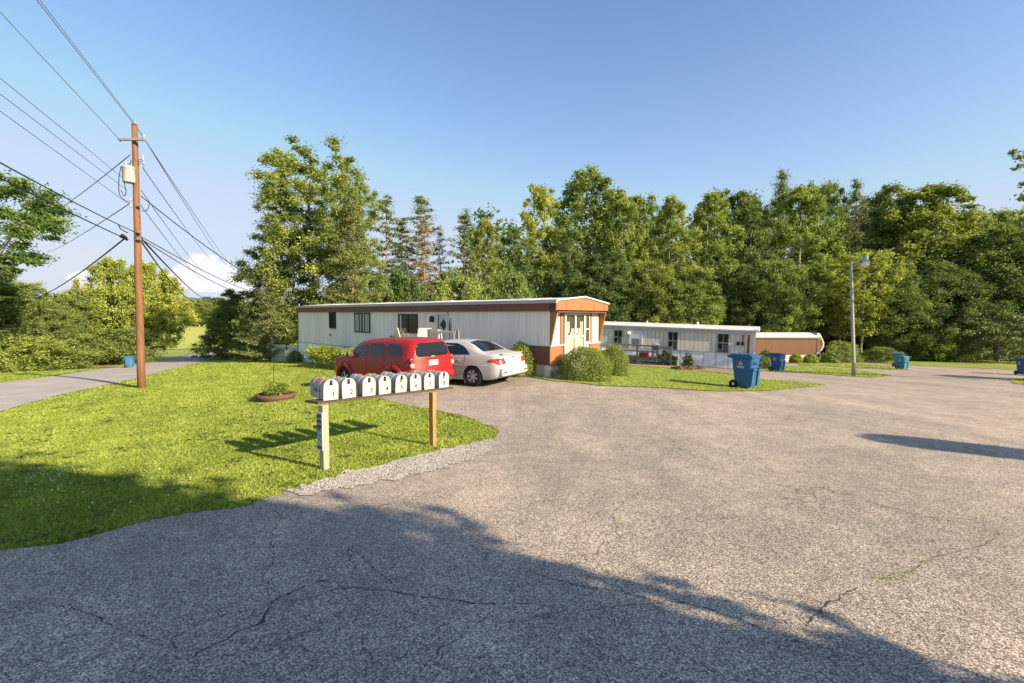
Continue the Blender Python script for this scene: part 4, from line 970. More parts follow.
wire(PA(124,239,-.2), at(40,291,40), .03, 'dark cable sloping down left from the pole clamp towards the bushes', .5, WIRE, .5)
wire(PA(129,204,-.1), at(65,242,42), .020, 'thin line sloping down left from the pole below the transformer', .2, WIREG, 1.0)
wire(PA(130,155,-.1), at(62,203,34), .020, 'line sloping down left from just below the crossarm', .3, WIREG, 1.3)
wire(PA(141,196), t1.matrix_basis @ Vector((-TL+.3, -.08, 2.92)), .020, 'black service cable from the pole to the far end of the grey trailer', .35, WIRE)
wire(PA(140,236), at(254,289,62), .024, 'pair cable running right from the pole clamp to the far trees, upper strand', .5, WIREG, .25)
wire(PA(140,238), at(250,292,62), .024, 'pair cable running right from the pole clamp to the far trees, lower strand', .7, WIREG, .25)
wire(PA(141,238), at(199,294,60), .038, 'thick black cable dropping steeply right from the pole clamp over the road', .3, WIRE, .3)
wire(PA(141,241), at(196,294,60), .03, 'black cable just beneath the thick one dropping right from the pole clamp', 1.2, WIRE, .3)
wire(PA(136,126), at(229,262,75), .018, 'thin wire from the pole tip descending to the right, upper one', .3, WIREG, .2)
wire(PA(144,138,-.1), at(224,262,75), .018, 'thin wire from the right crossarm end descending to the right', .3, WIREG, .2)
wire(PA(143,168), at(207,254,70), .018, 'thin wire descending right from the fuse on the pole', .3, WIREG, .3)
wire(PA(141,190), at(200,268,66), .016, 'thin wire descending right from mid pole, upper of a close pair', .3, WIREG, .3)
wire(PA(141,206), at(197,274,66), .016, 'thin wire descending right from mid pole, lower of a close pair', .3, WIREG, .3)

# ------------------------------------------------------------------ cars
def interp(xs, ys):
    xs = np.array(xs, float); ys = np.array(ys, float); d = np.diff(ys)/np.diff(xs); m = np.zeros(len(xs)); m[0] = d[0]; m[-1] = d[-1]
    for i in range(1, len(xs)-1): m[i] = 0 if d[i-1]*d[i] <= 0 else 2*d[i-1]*d[i]/(d[i-1]+d[i])
    def f(x):
        x = np.clip(np.asarray(x, float), xs[0], xs[-1]); i = np.clip(np.searchsorted(xs, x)-1, 0, len(xs)-2); h = xs[i+1]-xs[i]; t = (x-xs[i])/h
        return (2*t**3-3*t**2+1)*ys[i] + (t**3-2*t**2+t)*h*m[i] + (-2*t**3+3*t**2)*ys[i+1] + (t**3-t**2)*h*m[i+1]
    return f
class Car:
    def __init__(s, L, top, belt, bot, half, tumble, xr, xf, crown=.05):
        s.L = L; s.top = interp(*top); s.belt = interp(*belt); s.bot = interp(*bot); s.half = interp(*half); s.tum = tumble; s.xr = interp(*xr); s.xf = interp(*xf); s.crown = crown
    def ring(s, t):
        x = t*s.L; zt, zb, zl, w = float(s.top(x)), float(s.bot(x)), float(s.belt(x)), float(s.half(x))
        zl = min(zl, zt-.04); e = min(t, 1-t)/.045
        if e < 1: w *= 1 - .14*(1-e)**2.2
        g = zt - zl; tm = s.tum*min(1, g/.5)
        yr = w - tm
        pts = [(0, zb), (w*.85, zb), (w*.95, zb+.03), (w*.975, zb+.12), (w*.99, zb+.3*(zl-zb)), (w, zb+.62*(zl-zb)), (w*.985, zb+.86*(zl-zb)), (w*.955, zl)]
        yb = w*.955
        k = min(1, g/.5)
        for a in (.12, .35, .6, .78): pts.append((yb + (yr-yb)*a*(1 if k > .5 else 1), zl + (g-s.crown-.02)*a))
        rr = .10*k + .03
        pts += [(yr-.02*k, zt-s.crown-.05*k-.01), (yr-.05*k-.03, zt-s.crown*.8), (yr-.2, zt-s.crown*.5), (yr*.5, zt-s.crown*.12), (0, zt)]
        P = np.array(pts); u = np.concatenate([[0], np.cumsum(np.hypot(*np.diff(P, axis=0).T))]); 
        return P
    def X(s, t, z): a = s.xr(z); b = s.xf(z); return a + (b-a)*t
    def body(s, name, m, parent, cuts=(), wr=.36):
        ts = np.unique(np.concatenate([[0, .006, .015, .03, .045], np.linspace(.07, .93, 60), [.955, .97, .985, .994, 1]]))
        vs = []; fs = []; n = None
        for t in ts:
            P = s.ring(t); Q = np.concatenate([P, (P*[-1, 1])[-2:0:-1]]); n = len(Q)
            for y, z in Q: vs.append((float(s.X(t, z)), y, z))
        m_ = len(ts)
        for i in range(m_-1):
            for j in range(n): q = (j+1) % n; fs.append((i*n+j, i*n+q, (i+1)*n+q, (i+1)*n+j))
        # caps: strips across
        for base in (0, (m_-1)*n):
            h = n//2
            for j in range(0, h):
                a, b = j, j+1; c, d = (n-j) % n, n-j-1
                q = [base+a, base+b, base+d, base+c]; q2 = []
                for k_ in q:
                    if k_ not in q2: q2.append(k_)
                if len(q2) > 2: fs.append(tuple(q2))
        me = MB().add(vs, fs, smooth=True).mesh(name, m); o = link(name, me)
        # wheel arches
        for x in cuts:
            c = MB()
            for sy in (1, -1): c.cyl((x, sy*.55 if sy > 0 else -1.2, wr-.02), wr+.055, wr+.055, .65, 32, axis='Y')
            co = c.build('cutter', None); md = o.modifiers.new('b', 'BOOLEAN'); md.operation = 'DIFFERENCE'; md.object = co; md.solver = 'EXACT'
            dg = bpy.context.evaluated_depsgraph_get(); nm = bpy.data.meshes.new_from_object(o.evaluated_get(dg)); o.modifiers.clear(); o.data = nm; bpy.data.objects.remove(co)
        o.data.name = name; o.parent = parent
        es = o.modifiers.new('e', 'EDGE_SPLIT'); es.split_angle = R(42)
        return o
    def side_y(s, x, z):
        t = min(max((x - float(s.xr(z)))/(float(s.xf(z))-float(s.xr(z))), 0), 1); P = s.ring(t)[2:13]; return float(np.interp(z, P[:,1], P[:,0]))
    def side_patch(s, name, poly, m, parent, off=.006, side=1, cell=.08, thick=0):
        P = np.array(poly); lo, hi = P.min(0), P.max(0); X, Z = np.meshgrid(np.arange(lo[0]+cell/2, hi[0], cell), np.arange(lo[1]+cell/2, hi[1], cell)); X = X.ravel(); Z = Z.ravel(); k = inpoly(X, Z, poly)
        v, e, f, *_ = delaunay_2d_cdt([Vector(p) for p in poly] + [Vector((a, b)) for a, b in zip(X[k], Z[k])], [], [list(range(len(poly)))], 1, 1e-6)
        vs = [(p.x, side*(s.side_y(p.x, p.y)+off), p.y) for p in v]; return MB().add(vs, [tuple(q) for q in f], smooth=True).build(name, m, parent)
    def rear_patch(s, name, poly, m, parent, off=.006, cell=.08):
        P = np.array(poly); lo, hi = P.min(0), P.max(0); X, Z = np.meshgrid(np.arange(lo[0]+cell/2, hi[0], cell), np.arange(lo[1]+cell/2, hi[1], cell)); X = X.ravel(); Z = Z.ravel(); k = inpoly(X, Z, poly)
        v, e, f, *_ = delaunay_2d_cdt([Vector(p) for p in poly] + [Vector((a, b)) for a, b in zip(X[k], Z[k])], [], [list(range(len(poly)))], 1, 1e-6)
        vs = []
        for p in v:
            # march inward until the ring is as wide as |y|
            t = 0.0
            while t < .045:
                R_ = s.ring(t); w = np.interp(p.y, R_[2:13,1], R_[2:13,0])
                if w >= abs(p.x) - .004: break
                t += .001
            vs.append((float(s.X(t, p.y)) - off, p.x, p.y))
        return MB().add(vs, [tuple(q) for q in f], smooth=True).build(name, m, parent)
    def top_patch(s, name, poly, m, parent, off=.006, cell=.1):
        "poly in (x, y): follows the top of the body"
        P = np.array(poly); lo, hi = P.min(0), P.max(0); X, Z = np.meshgrid(np.arange(lo[0]+cell/2, hi[0], cell), np.arange(lo[1]+cell/2, hi[1], cell)); X = X.ravel(); Z = Z.ravel(); k = inpoly(X, Z, poly)
        v, e, f, *_ = delaunay_2d_cdt([Vector(p) for p in poly] + [Vector((a, b)) for a, b in zip(X[k], Z[k])], [], [list(range(len(poly)))], 1, 1e-6)
        vs = []
        for p in v:
            R_ = s.ring(p.x/s.L); q = R_[10:][::-1]; z = np.interp(abs(p.y), q[:,0], q[:,1]); vs.append((float(s.X(p.x/s.L, z)), p.y, z+off))
        return MB().add(vs, [tuple(q) for q in f], smooth=True).build(name, m, parent)
def rnd(poly, r=.05, n=4):
    "round the corners of a polygon"
    out = []; N = len(poly)
    for i in range(N):
        a, b, c = (np.array(poly[(i+k) % N], float) for k in (-1, 0, 1)); u = a-b; w = c-b; lu, lw = np.linalg.norm(u), np.linalg.norm(w); rr = min(r, lu*.45, lw*.45)
        p, q = b+u/lu*rr, b+w/lw*rr
        for t in np.linspace(0, 1, n): out.append(tuple((1-t)**2*p + 2*t*(1-t)*b + t*t*q))
    return out
def wheel(parent, x, y, r, w, side, rimm, nsp, steer=0):
    M = Matrix.Translation((x, y, r)) @ Matrix.Rotation(steer, 4, 'Z')
    t = MB().lathe([(r*.62, -w/2+.02), (r*.80, -w/2), (r*.95, -w/2+.015), (r, -w/2+.05), (r, w/2-.05), (r*.95, w/2-.015), (r*.80, w/2), (r*.62, w/2-.02)], 32, M, closed=True, axis='Y').build('wheel', RUBBER, parent)
    rm = MB(); yy = side*(w/2-.035)
    rm.lathe([(r*.64, yy-side*.05), (r*.66, yy), (r*.60, yy+side*.008), (r*.57, yy-side*.03)], 30, M, closed=True, axis='Y')
    for k_ in range(nsp):
        a = 2*math.pi*k_/nsp; c, s_ = math.cos(a), math.sin(a); px, pz = -s_, c; w0, w1 = .045, .085
        rm.add([(c*.04+px*w0/2, yy-side*.0, s_*.04+pz*w0/2), (c*.04-px*w0/2, yy, s_*.04-pz*w0/2), (c*r*.6-px*w1/2, yy-side*.012, s_*r*.6-pz*w1/2), (c*r*.6+px*w1/2, yy-side*.012, s_*r*.6+pz*w1/2)], [(0,1,2,3)], M)
    rm.lathe([(.001, yy+side*.012), (.05, yy+side*.008), (.06, yy-side*.01)], 16, M, axis='Y'); rm.build('rim', rimm, t)
    MB().lathe([(.01, yy-side*.05), (r*.62, yy-side*.055)], 24, M, axis='Y').build('brake_disc', BLACK, t)
RIM = mat('rim_silver', (.50,.50,.51), .4, metal=.15); CHROME = mat('chrome', (.7,.7,.7), .15, metal=1.0)
TAIL = mat('tail_red', (.50,.02,.02), .12, spec=.7, coat=.6); PLATE = worn('plate_white', (.75,.76,.78), .4, .1); TRIMG = mat('dark_trim', (.04,.04,.042), .5); AMBER = mat('tail_pink', (.75,.35,.28), .15, coat=.5)
CGLASS = mat('car_glass', (.012,.015,.020), .08, spec=.45); LIN = mat('door_gap_line', (.01,.01,.01), .8)
def paint(name, c, r=.30): 
    m = mat(name, c, r, spec=.3, coat=.15); k = NT(m); n = k.noise(k.coord('Object'), 3, 5); k.base(k.mix(k.math('MULTIPLY', k.rng(n, .45, .75), .15), c, tuple(q*.7+.04 for q in c))); return m
RED = paint('red_paint', (.33,.012,.009), .40); SILV = paint('white_pearl_paint', (.47,.46,.45)); INTER = mat('interior_dark', (.03,.03,.032), .9)
def strip_lines(car, parent, lines, side=1, w=.008, m=None, name='door_gap'):
    for ln in lines:
        mb = MB(); pts = []
        for a, b in zip(ln[:-1], ln[1:]):
            for t in np.linspace(0, 1, 8, endpoint=False): pts.append((a[0]+(b[0]-a[0])*t, a[1]+(b[1]-a[1])*t))
        pts.append(ln[-1]); mb.tube([(x, side*(car.side_y(x, z)+.001), z) for x, z in pts], w/2, 4); mb.build(name, m or LIN, parent)

# --- red retro wagon
SU = Car(4.48,
  top=([0,.15,.5,1.2,2.0,2.6,2.9,3.25,3.45,3.8,4.2,4.40,4.48],[1.49,1.56,1.60,1.615,1.61,1.575,1.49,1.20,1.11,1.09,1.03,.93,.76]),
  belt=([0,.5,2,3,3.6,4.48],[1.06,1.06,1.05,1.03,1.02,.90]), bot=([0,.4,1,3.6,4.1,4.48],[.34,.27,.22,.22,.25,.32]),
  half=([0,.3,1.2,3,3.8,4.2,4.48],[.80,.85,.865,.865,.84,.78,.64]), tumble=.17,
  xr=([.2,.55,.75,1.05,1.35,1.6],[.03,.0,.05,.08,.12,.18]), xf=([.2,.5,.8,1.2],[4.42,4.48,4.46,4.40]), crown=.06)
def place_car(label, name, u, v, Y, head, group=None):
    d = ray(u, v); x = d.x/d.y*Y
    t = thing(name, label, 'car', (x, Y, gz(x, Y)+.012), head); return t
head = math.atan2(.645, -.762)
suv = place_car('red retro style wagon parked on the asphalt in front of the grey trailer', 'parked_car', 436, 380, 13.6, head)
HL = .86
def seat_on_ground(o, L):
    # pitch and roll follow the ground under the wheels
    c, s_ = math.cos(o.rotation_euler.z), math.sin(o.rotation_euler.z)
    def W(x, y): return gz(o.location.x + x*c - y*s_, o.location.y + x*s_ + y*c)
    r = W(.8, 0); f = W(L-.9, 0); l = W(L/2, .75); rr = W(L/2, -.75)
    e = Euler((math.atan2(l-rr, 1.5), -math.atan2(f-r, L-1.7), o.rotation_euler.z), 'XYZ'); o.rotation_euler = e; o.location.z = r + .012 - (f-r)/(L-1.7)*.8
seat_on_ground(suv, 4.48)
bd = SU.body('body', RED, suv, (.86, 3.49), .345)
zl = 1.08
for sd in (1, -1):
    SU.side_patch('side_window', rnd([(.42,zl+.02),(1.20,zl),(1.20,1.46),(.62,1.45)], .12), CGLASS, suv, side=sd)
    SU.side_patch('side_window', rnd([(1.36,zl),(2.12,zl),(2.10,1.465),(1.36,1.465)], .10), CGLASS, suv, side=sd)
    SU.side_patch('side_window', rnd([(2.28,zl),(3.18,zl-.01),(3.02,1.22),(2.72,1.42),(2.28,1.455)], .08), CGLASS, suv, side=sd)
    strip_lines(SU, suv, [[(1.28,.34),(1.28,1.51)],[(2.2,.34),(2.2,1.51)],[(3.12,.36),(3.12,.9),(3.25,1.10)],[(1.28,.36),(3.12,.36)]], sd)
    # swelling fenders
    for cx, nm in ((.86,'rear_fender'),(3.49,'front_fender')):
        mb = MB(); pr = []
        for a in np.linspace(-.15, math.pi+.15, 22):
            r_ = .44; x = cx + r_*math.cos(a)*1.06; z = .345 + r_*math.sin(a)*1.0; z = max(z, .27); y = sd*(SU.side_y(min(max(x,.02),4.4), max(z,.3))); pr.append((x, y-sd*.03, z))
        mb.tube(pr, [.095]*len(pr), 10); mb.build(nm, RED, suv)
    for x in (1.44, 2.36): 
        y = sd*(SU.side_y(x, .96)+.02); MB().box(x-.0, x+.17, y-.012, y+.012, .945, .975, bev=.008).build('door_handle', CHROME if False else RED, suv)
    y = sd*(SU.side_y(3.0, 1.1)+.10); MB().box(2.94, 3.10, y-.10, y+.10, 1.04, 1.20, bev=.045).build('mirror', mat('mirror_shell', (.10,.05,.05), .4) if sd == 1 else bpy.data.materials['mirror_shell'], suv)
    for z, mm in ((.99, TAIL), (.83, AMBER)):
        y = sd*.745; MB().lathe([(.001,-.035),(.05,-.03),(.075,-.01),(.08,.03)], 18, Matrix.Translation((float(SU.X(.004, z))+.0, y, z)) @ Matrix.Rotation(R(90), 4, 'Z') @ Matrix.Rotation(sd*R(14) if False else 0, 4, 'Z') @ Matrix.Rotation(R(180), 4, 'Z'), axis='Y').build('tail_light', mm, suv)
    for x in (.86, 3.49): wheel(suv, x, sd*.765, .345, .225, sd, RIM, 5)
SU.rear_patch('rear_window', rnd([(-.63,1.06),(.63,1.06),(.56,1.46),(-.56,1.46)], .17, 7), CGLASS, suv)
SU.top_patch('windshield', [(2.78,-.6),(3.28,-.68),(3.36,0),(3.28,.68),(2.78,.6)], CGLASS, suv)
x = lambda z: float(SU.X(0, z))
mb = MB(); mb.box(x(.88)-.015, x(.88)-.004, -.17, .17, .80, .95, bev=.004); mb.build('number_plate', PLATE, suv)
mb = MB(); mb.box(x(1.0)-.03, x(1.0)+.02, -.24, .24, .985, 1.02, bev=.01); mb.build('garnish', RED, suv)
MB().box(x(1.05)-.012, x(1.05)+.0, -.06, .06, 1.03, 1.075, bev=.004).build('emblem', mat('emblem_gold', (.65,.48,.2), .3, metal=.5), suv)
MB().tube([(x(1.14)-.02, 0, 1.10), (x(1.3)-.02, .09, 1.24)], .009, 6).build('rear_wiper', BLACK, suv)
mb = MB(); mb.box(-.05, .12, -.72, .72, .42, .62, bev=.05); mb.build('rear_bumper', RED, suv)
mb = MB(); mb.box(-.02, .12, -.66, .66, .30, .41, bev=.03); mb.build('lower_valance', TRIMG, suv)
SU.rear_patch('hatch_gap', [(-.70,.70),(.70,.70),(.70,.712),(-.70,.712)], LIN, suv, .004)
mb = MB(); mb.box(x(1.5)-.0, x(1.5)+.03, -.12, .12, 1.485, 1.505, bev=.005); mb.build('high_brake_light', TAIL, suv)
for sy in (): MB().tube([(.5, sy, 1.625), (.6, sy, 1.665), (2.2, sy, 1.68), (2.35, sy, 1.62)], .012, 6).build('roof_rail', RED, suv)
MB().box(2.2, 2.34, -.28, -.12, 1.61, 1.655, bev=.02).build('antenna_base', BLACK, suv)
for sy in (-1, 1): MB().lathe([(.001,-.03),(.08,-.02),(.11,.02)], 18, Matrix.Translation((4.42, sy*.55, .78)) @ Matrix.Rotation(R(-90), 4, 'Z'), axis='Y').build('headlight', mat('lens_clear', (.7,.7,.7), .1) if sy < 0 else bpy.data.materials['lens_clear'], suv)

# --- white sedan
SE = Car(4.74,
  top=([0,.10,.25,.45,.58,1.20,1.60,2.2,2.75,3.1,3.65,3.9,4.4,4.62,4.74],[.98,1.03,1.06,1.075,1.10,1.38,1.445,1.46,1.42,1.34,1.06,1.01,.92,.80,.66]),
  belt=([0,.6,1.2,2.2,3.2,4,4.74],[.92,.95,.955,.93,.90,.88,.74]), bot=([0,.3,.9,3.8,4.3,4.74],[.33,.24,.19,.19,.21,.27]),
  half=([0,.3,1.2,3,3.8,4.3,4.74],[.80,.875,.91,.91,.89,.82,.66]), tumble=.24,
  xr=([.2,.5,.62,.8,1.0,1.1],[.08,.0,.0,.05,.09,.14]), xf=([.2,.5,.8],[4.66,4.74,4.68]), crown=.055)
sed = place_car('white four door sedan parked nose in beside the red wagon', 'parked_car', 515, 380, 14.9, math.atan2(.53, -.85))
seat_on_ground(sed, 4.74)
SE.body('body', SILV, sed, (1.02, 3.78), .33)
for sd in (1, -1):
    SE.side_patch('side_window', rnd([(2.34,.985),(3.42,.955),(3.10,1.17),(2.80,1.31),(2.34,1.36)], .05), CGLASS, sed, side=sd)
    SE.side_patch('side_window', rnd([(1.10,1.01),(2.26,.985),(2.26,1.37),(1.75,1.36),(1.42,1.26)], .05), CGLASS, sed, side=sd)
    strip_lines(SE, sed, [[(2.30,.30),(2.30,1.0)],[(3.36,.32),(3.40,.75),(3.46,.95)],[(1.38,.66),(1.30,.80),(1.30,1.0)],[(1.38,.62),(1.5,.36),(3.36,.32)]], sd)
    strip_lines(SE, sed, [[(.42,.68),(3.4,.66)]], sd, .01, worn('rub_strip', (.5,.49,.47), .4) if sd == 1 else bpy.data.materials['rub_strip'], 'rub_strip')
    for xx in (1.50, 2.44): y = sd*(SE.side_y(xx, .83)+.018); MB().box(xx, xx+.18, y-.012, y+.012, .82, .85, bev=.008).build('door_handle', SILV, sed)
    y = sd*(SE.side_y(3.15, 1.0)+.10); MB().box(3.08, 3.22, y-.10, y+.10, .96, 1.09, bev=.04).build('mirror', SILV, sed)
    for xx in (1.02, 3.78): wheel(sed, xx, sd*.80, .33, .215, sd, RIM, 7)
    # lamps wrap the corner
    SE.side_patch('tail_light', rnd([(.06,.70),(.46,.80),(.38,.88),(.07,.90)], .03), TAIL, sed, .008, sd, .05)
    pr = [(.46, .72), (.80, .70), (.80, .90), (.52, .90)]; SE.rear_patch('tail_light', rnd([(sd*a, b) for a, b in pr], .03), TAIL, sed, .008, .05)
    pr = [(.60, .795), (.79, .79), (.79, .815), (.61, .815)]; SE.rear_patch('reverse_lens', [(sd*a, b) for a, b in pr], AMBER, sed, .012, .05)
SE.top_patch('rear_window', rnd([(.62,-.62),(.56,0),(.62,.62),(1.28,.52),(1.36,0),(1.28,-.52)], .08), CGLASS, sed)
SE.top_patch('windshield', rnd([(3.52,-.68),(3.62,0),(3.52,.68),(2.92,.54),(2.86,0),(2.92,-.54)], .08), CGLASS, sed)
x = lambda z: float(SE.X(0, z))
MB().box(x(.78)-.014, x(.78)-.003, -.165, .165, .72, .86, bev=.004).build('number_plate', PLATE, sed)
MB().box(x(.9)-.02, x(.9)+.0, -.05, .05, .895, .93, bev=.01).build('emblem', CHROME, sed)
mb = MB(); mb.box(.05, .17, -.60, .60, 1.0, 1.03, bev=.012); mb.build('trunk_lip', SILV, sed)
mb = MB(); mb.box(-.045, .10, -.76, .76, .34, .60, bev=.06); mb.build('rear_bumper', SILV, sed)
for sy in (-.55,): MB().tube([(-.03, sy, .27), (.3, sy, .27)], .035, 12).build('exhaust', CHROME, sed)
MB().box(-.052, -.044, .52, .70, .44, .48).build('reflector', TAIL, sed); MB().box(-.052, -.044, -.70, -.52, .44, .48).build('reflector', TAIL, sed)
for sd in (1, -1): MB().box(1.36, 1.40, sd*.72-.09, sd*.72+.09, .10, .30, bev=.005).build('mud_flap', SILV, sed)

# ------------------------------------------------------------------ wheeled bins
BLUE = worn('bin_blue', (.016,.10,.235), .5, .25, 5, (.10,.13,.16)); BLUE2 = worn('bin_pale_blue', (.05,.17,.33), .5, .35, 5, (.15,.17,.18)); LOGO = mat('logo_white', (.72,.74,.76), .6)
def cart(label, m, group='blue wheeled bins', detail=True):
    t = thing('wheeled_bin', label, 'wheeled bin', (0,0,0), 0, group)
    bm_ = MB(); secs = [(.06, .50, .25), (.12, .51, .265), (.75, .63, .30), (.98, .67, .315), (1.0, .72, .345), (1.05, .73, .35)]
    vs = []; fs = []; N = 28
    for z, a, b in secs:
        for j in range(N):
            th = 2*math.pi*j/N; c, s_ = math.cos(th), math.sin(th); e = .32
            xx = math.copysign(abs(c)**e, c)*a/1.0*.53; yy = math.copysign(abs(s_)**e, s_)*b
            if xx < 0 and z < .3: xx *= .93
            vs.append((xx+.02, yy, z))
    for i in range(len(secs)-1):
        for j in range(N): q = (j+1) % N; fs.append((i*N+j, i*N+q, (i+1)*N+q, (i+1)*N+j))
    fs += [tuple(range(N-1,-1,-1)), tuple(range((len(secs)-1)*N, len(secs)*N))]
    bd = bm_.add(vs, fs, smooth=True).build('body', m, t); bd.modifiers.new('e', 'EDGE_SPLIT').split_angle = R(35)
    ld = MB(); ld.box(-.44, .40, -.36, .36, 1.056, 1.10, bev=.018); ld.box(-.36, .30, -.28, .28, 1.10, 1.135, bev=.016); ld.build('lid', m, t)
    mb = MB(); mb.tube([(-.36, -.24, 1.0), (-.47, -.24, 1.03), (-.47, .24, 1.03), (-.36, .24, 1.0)], .018, 8); mb.build('handle', m, t)
    mb = MB(); mb.tube([(.36, -.20, .88), (.45, -.20, .86), (.45, .20, .86), (.36, .20, .88)], .016, 8); mb.build('catch_bar', m, t); mb = MB(); mb.tube([(.33, -.22, .62), (.40, -.22, .62), (.40, .22, .62), (.33, .22, .62)], .016, 8); mb.build('catch_bar', m, t)
    mb = MB(); mb.prism([(.26,.10),(.33,.10),(.40,.70),(.26,.70)], .14, .25); mb.build('front_rib', m, t); mb = MB(); mb.prism([(.26,.10),(.33,.10),(.40,.70),(.26,.70)], -.25, -.14); mb.build('front_rib', m, t)
    for sy in (-1, 1):
        MB().lathe([(.05,-.03),(.12,-.035),(.135,-.02),(.135,.02),(.12,.035),(.05,.03)], 20, Matrix.Translation((-.25, sy*.29, .135)), closed=True, axis='Y').build('wheel', RUBBER, t)
        if detail:
            # emblem of three chasing arrows over two lines of lettering
            mb = MB(); cx, cz, y = .0, .84, sy*.312
            tilt = lambda z: sy*(.30 + (z-.75)/(.98-.75)*.015 + .006)
            for q in range(3):
                a = math.pi/2 + q*2.094; p = [(cx + rr*math.cos(a+da), cz + rr*math.sin(a+da)) for rr, da in ((.028,-.5),(.062,-.62),(.066,.3),(.080,.3),(.045,.85),(.018,.3),(.032,.3))]
                vs = [(x_, tilt(z_), z_) for x_, z_ in p]; mb.add(vs, [tuple(range(len(vs)))])
            mb.build('emblem', LOGO, bd)
            mb = MB()
            for q in range(9):
                xx = cx - .125 + q*.028; mb.add([(xx, tilt(.72), .72), (xx+.020, tilt(.72), .72), (xx+.020, tilt(.75), .75-.006*(q % 2)), (xx, tilt(.75), .75)], [(0,1,2,3)])
            mb.build('lettering', LOGO, bd)
            mb = MB(); mb.add([(cx-.10, tilt(.69), .688), (cx+.10, tilt(.69), .688), (cx+.10, tilt(.7), .70), (cx-.10, tilt(.7), .70)], [(0,1,2,3)]); mb.build('lettering_line', LOGO, bd)
    return t
def put(o, u, v, rz, Y=None, s=1.0, sink=.0):
    p = gp(u, v) if Y is None else None
    if p is None: d = ray(u, v); x = d.x/d.y*Y; p = Vector((x, Y, gz(x, Y)))
    o.location = (p.x, p.y, p.z+.035-sink); o.rotation_euler = (0, 0, rz); o.scale = (s, s, s); return o
c0 = put(cart('large blue wheeled bin with white emblem on the lawn tip at the lot edge', BLUE), 744.5, 388.8, R(-52), s=1.0)
put(copy_tree(c0, None, 'blue wheeled bin beside the dark bush by the pale trailer corner'), 777, 371.5, R(-60))
put(copy_tree(c0, None, 'faded blue wheeled bin standing behind its pair right of the lamp post'), 897.5, 366.8, R(-40), s=.98)
put(copy_tree(c0, None, 'faded blue wheeled bin standing in front of its pair right of the lamp post'), 902, 369.5, R(-75), s=.88)
FADE = worn('bin_faded_blue', (.05,.19,.33), .55, .25, 5, (.13,.16,.18))
for o_ in bpy.data.objects:
    if 'right of the lamp post' in o_.get('label', '') and o_.get('category') == 'wheeled bin':
        for ch in o_.children:
            if ch.data and ch.data.materials and ch.data.materials[0] == BLUE: ch.data = ch.data.copy(); ch.data.materials[0] = FADE
put(copy_tree(c0, None, 'blue wheeled bin cut by the right edge of the view'), 1024, 375.5, R(-100), s=1.05)
c1 = cart('faded light blue bin across the road behind the utility pole', BLUE2, detail=False); put(c1, 129.5, 367.8, R(20), s=.70)
# black post mailbox far down the road
mp = gp(209, 350.5); pm_ = thing('post_mailbox', 'small black mailbox on a post far down the road', 'mailbox', mp)
MB().tube([(0,0,-.2),(0,0,1.15)], .08, 8).build('post', BLACK, pm_)
mb = MB(); mb.prism([(-.2,0),(.2,0)] + [(.2*math.cos(a), .2+.2*math.sin(a)) for a in np.linspace(0, math.pi, 9)], -.4, .4, Matrix.Translation((0,0,1.16)), axes='xz'); mb.build('box', BLACK, pm_); pm_.scale = (1.3,1.3,1.3)

# ------------------------------------------------------------------ lamp post
lb_ = gp(854, 376.5); tpz = at(851, 262, lb_.y); LH = tpz.z - lb_.z; lx = tpz.x - lb_.x
lt = thing('street_lamp', 'tall pale grey lamp post with hanging lamp on the narrow lawn', 'street lamp', lb_)
POSTM = worn('weathered_post', (.33,.33,.29), .8, .5, 3, (.15,.16,.12)); 
MB().tube([(lx*t, 0, -.3 if t == 0 else LH*t) for t in np.linspace(0,1,6)], [.095 - .025*t for t in np.linspace(0,1,6)], 14).build('post', POSTM, lt)
MB().tube([(lx, 0, .55), (lx*.1, 0, 0)], .16, 12).build('base_band', worn('base_dark', (.10,.085,.07), .9), lt) if False else MB().tube([(0,0,-.1),(lx*.1,0,.75)], [.101,.098], 14).build('base_band', worn('base_dark', (.10,.085,.07), .9), lt)
hd = at(867, 259, lb_.y - .1) - lb_
MB().tube([(lx, 0, LH-.35), (lx+.3, 0, LH-.1), (hd.x-.1, 0, hd.z+.12), (hd.x, 0, hd.z+.15)], .03, 8).build('arm', POSTM, lt)
hm = MB().lathe([(.03,.32),(.12,.28),(.15,.12),(.17,.05),(.15,.0)], 18, Matrix.Translation((hd.x, 0, hd.z-.12))).build('lamp_head', GALV, lt)
MB().lathe([(.15,-.002),(.19,-.16),(.14,-.26),(.02,-.28)], 18, Matrix.Translation((hd.x, 0, hd.z-.12))).build('globe', mat('lamp_lens', (.75,.74,.70), .2, spec=.6), hm)
MB().box(-.14, .14, -.17, -.12, 1.9, 2.15).build('notice', WHITE, lt) if False else None

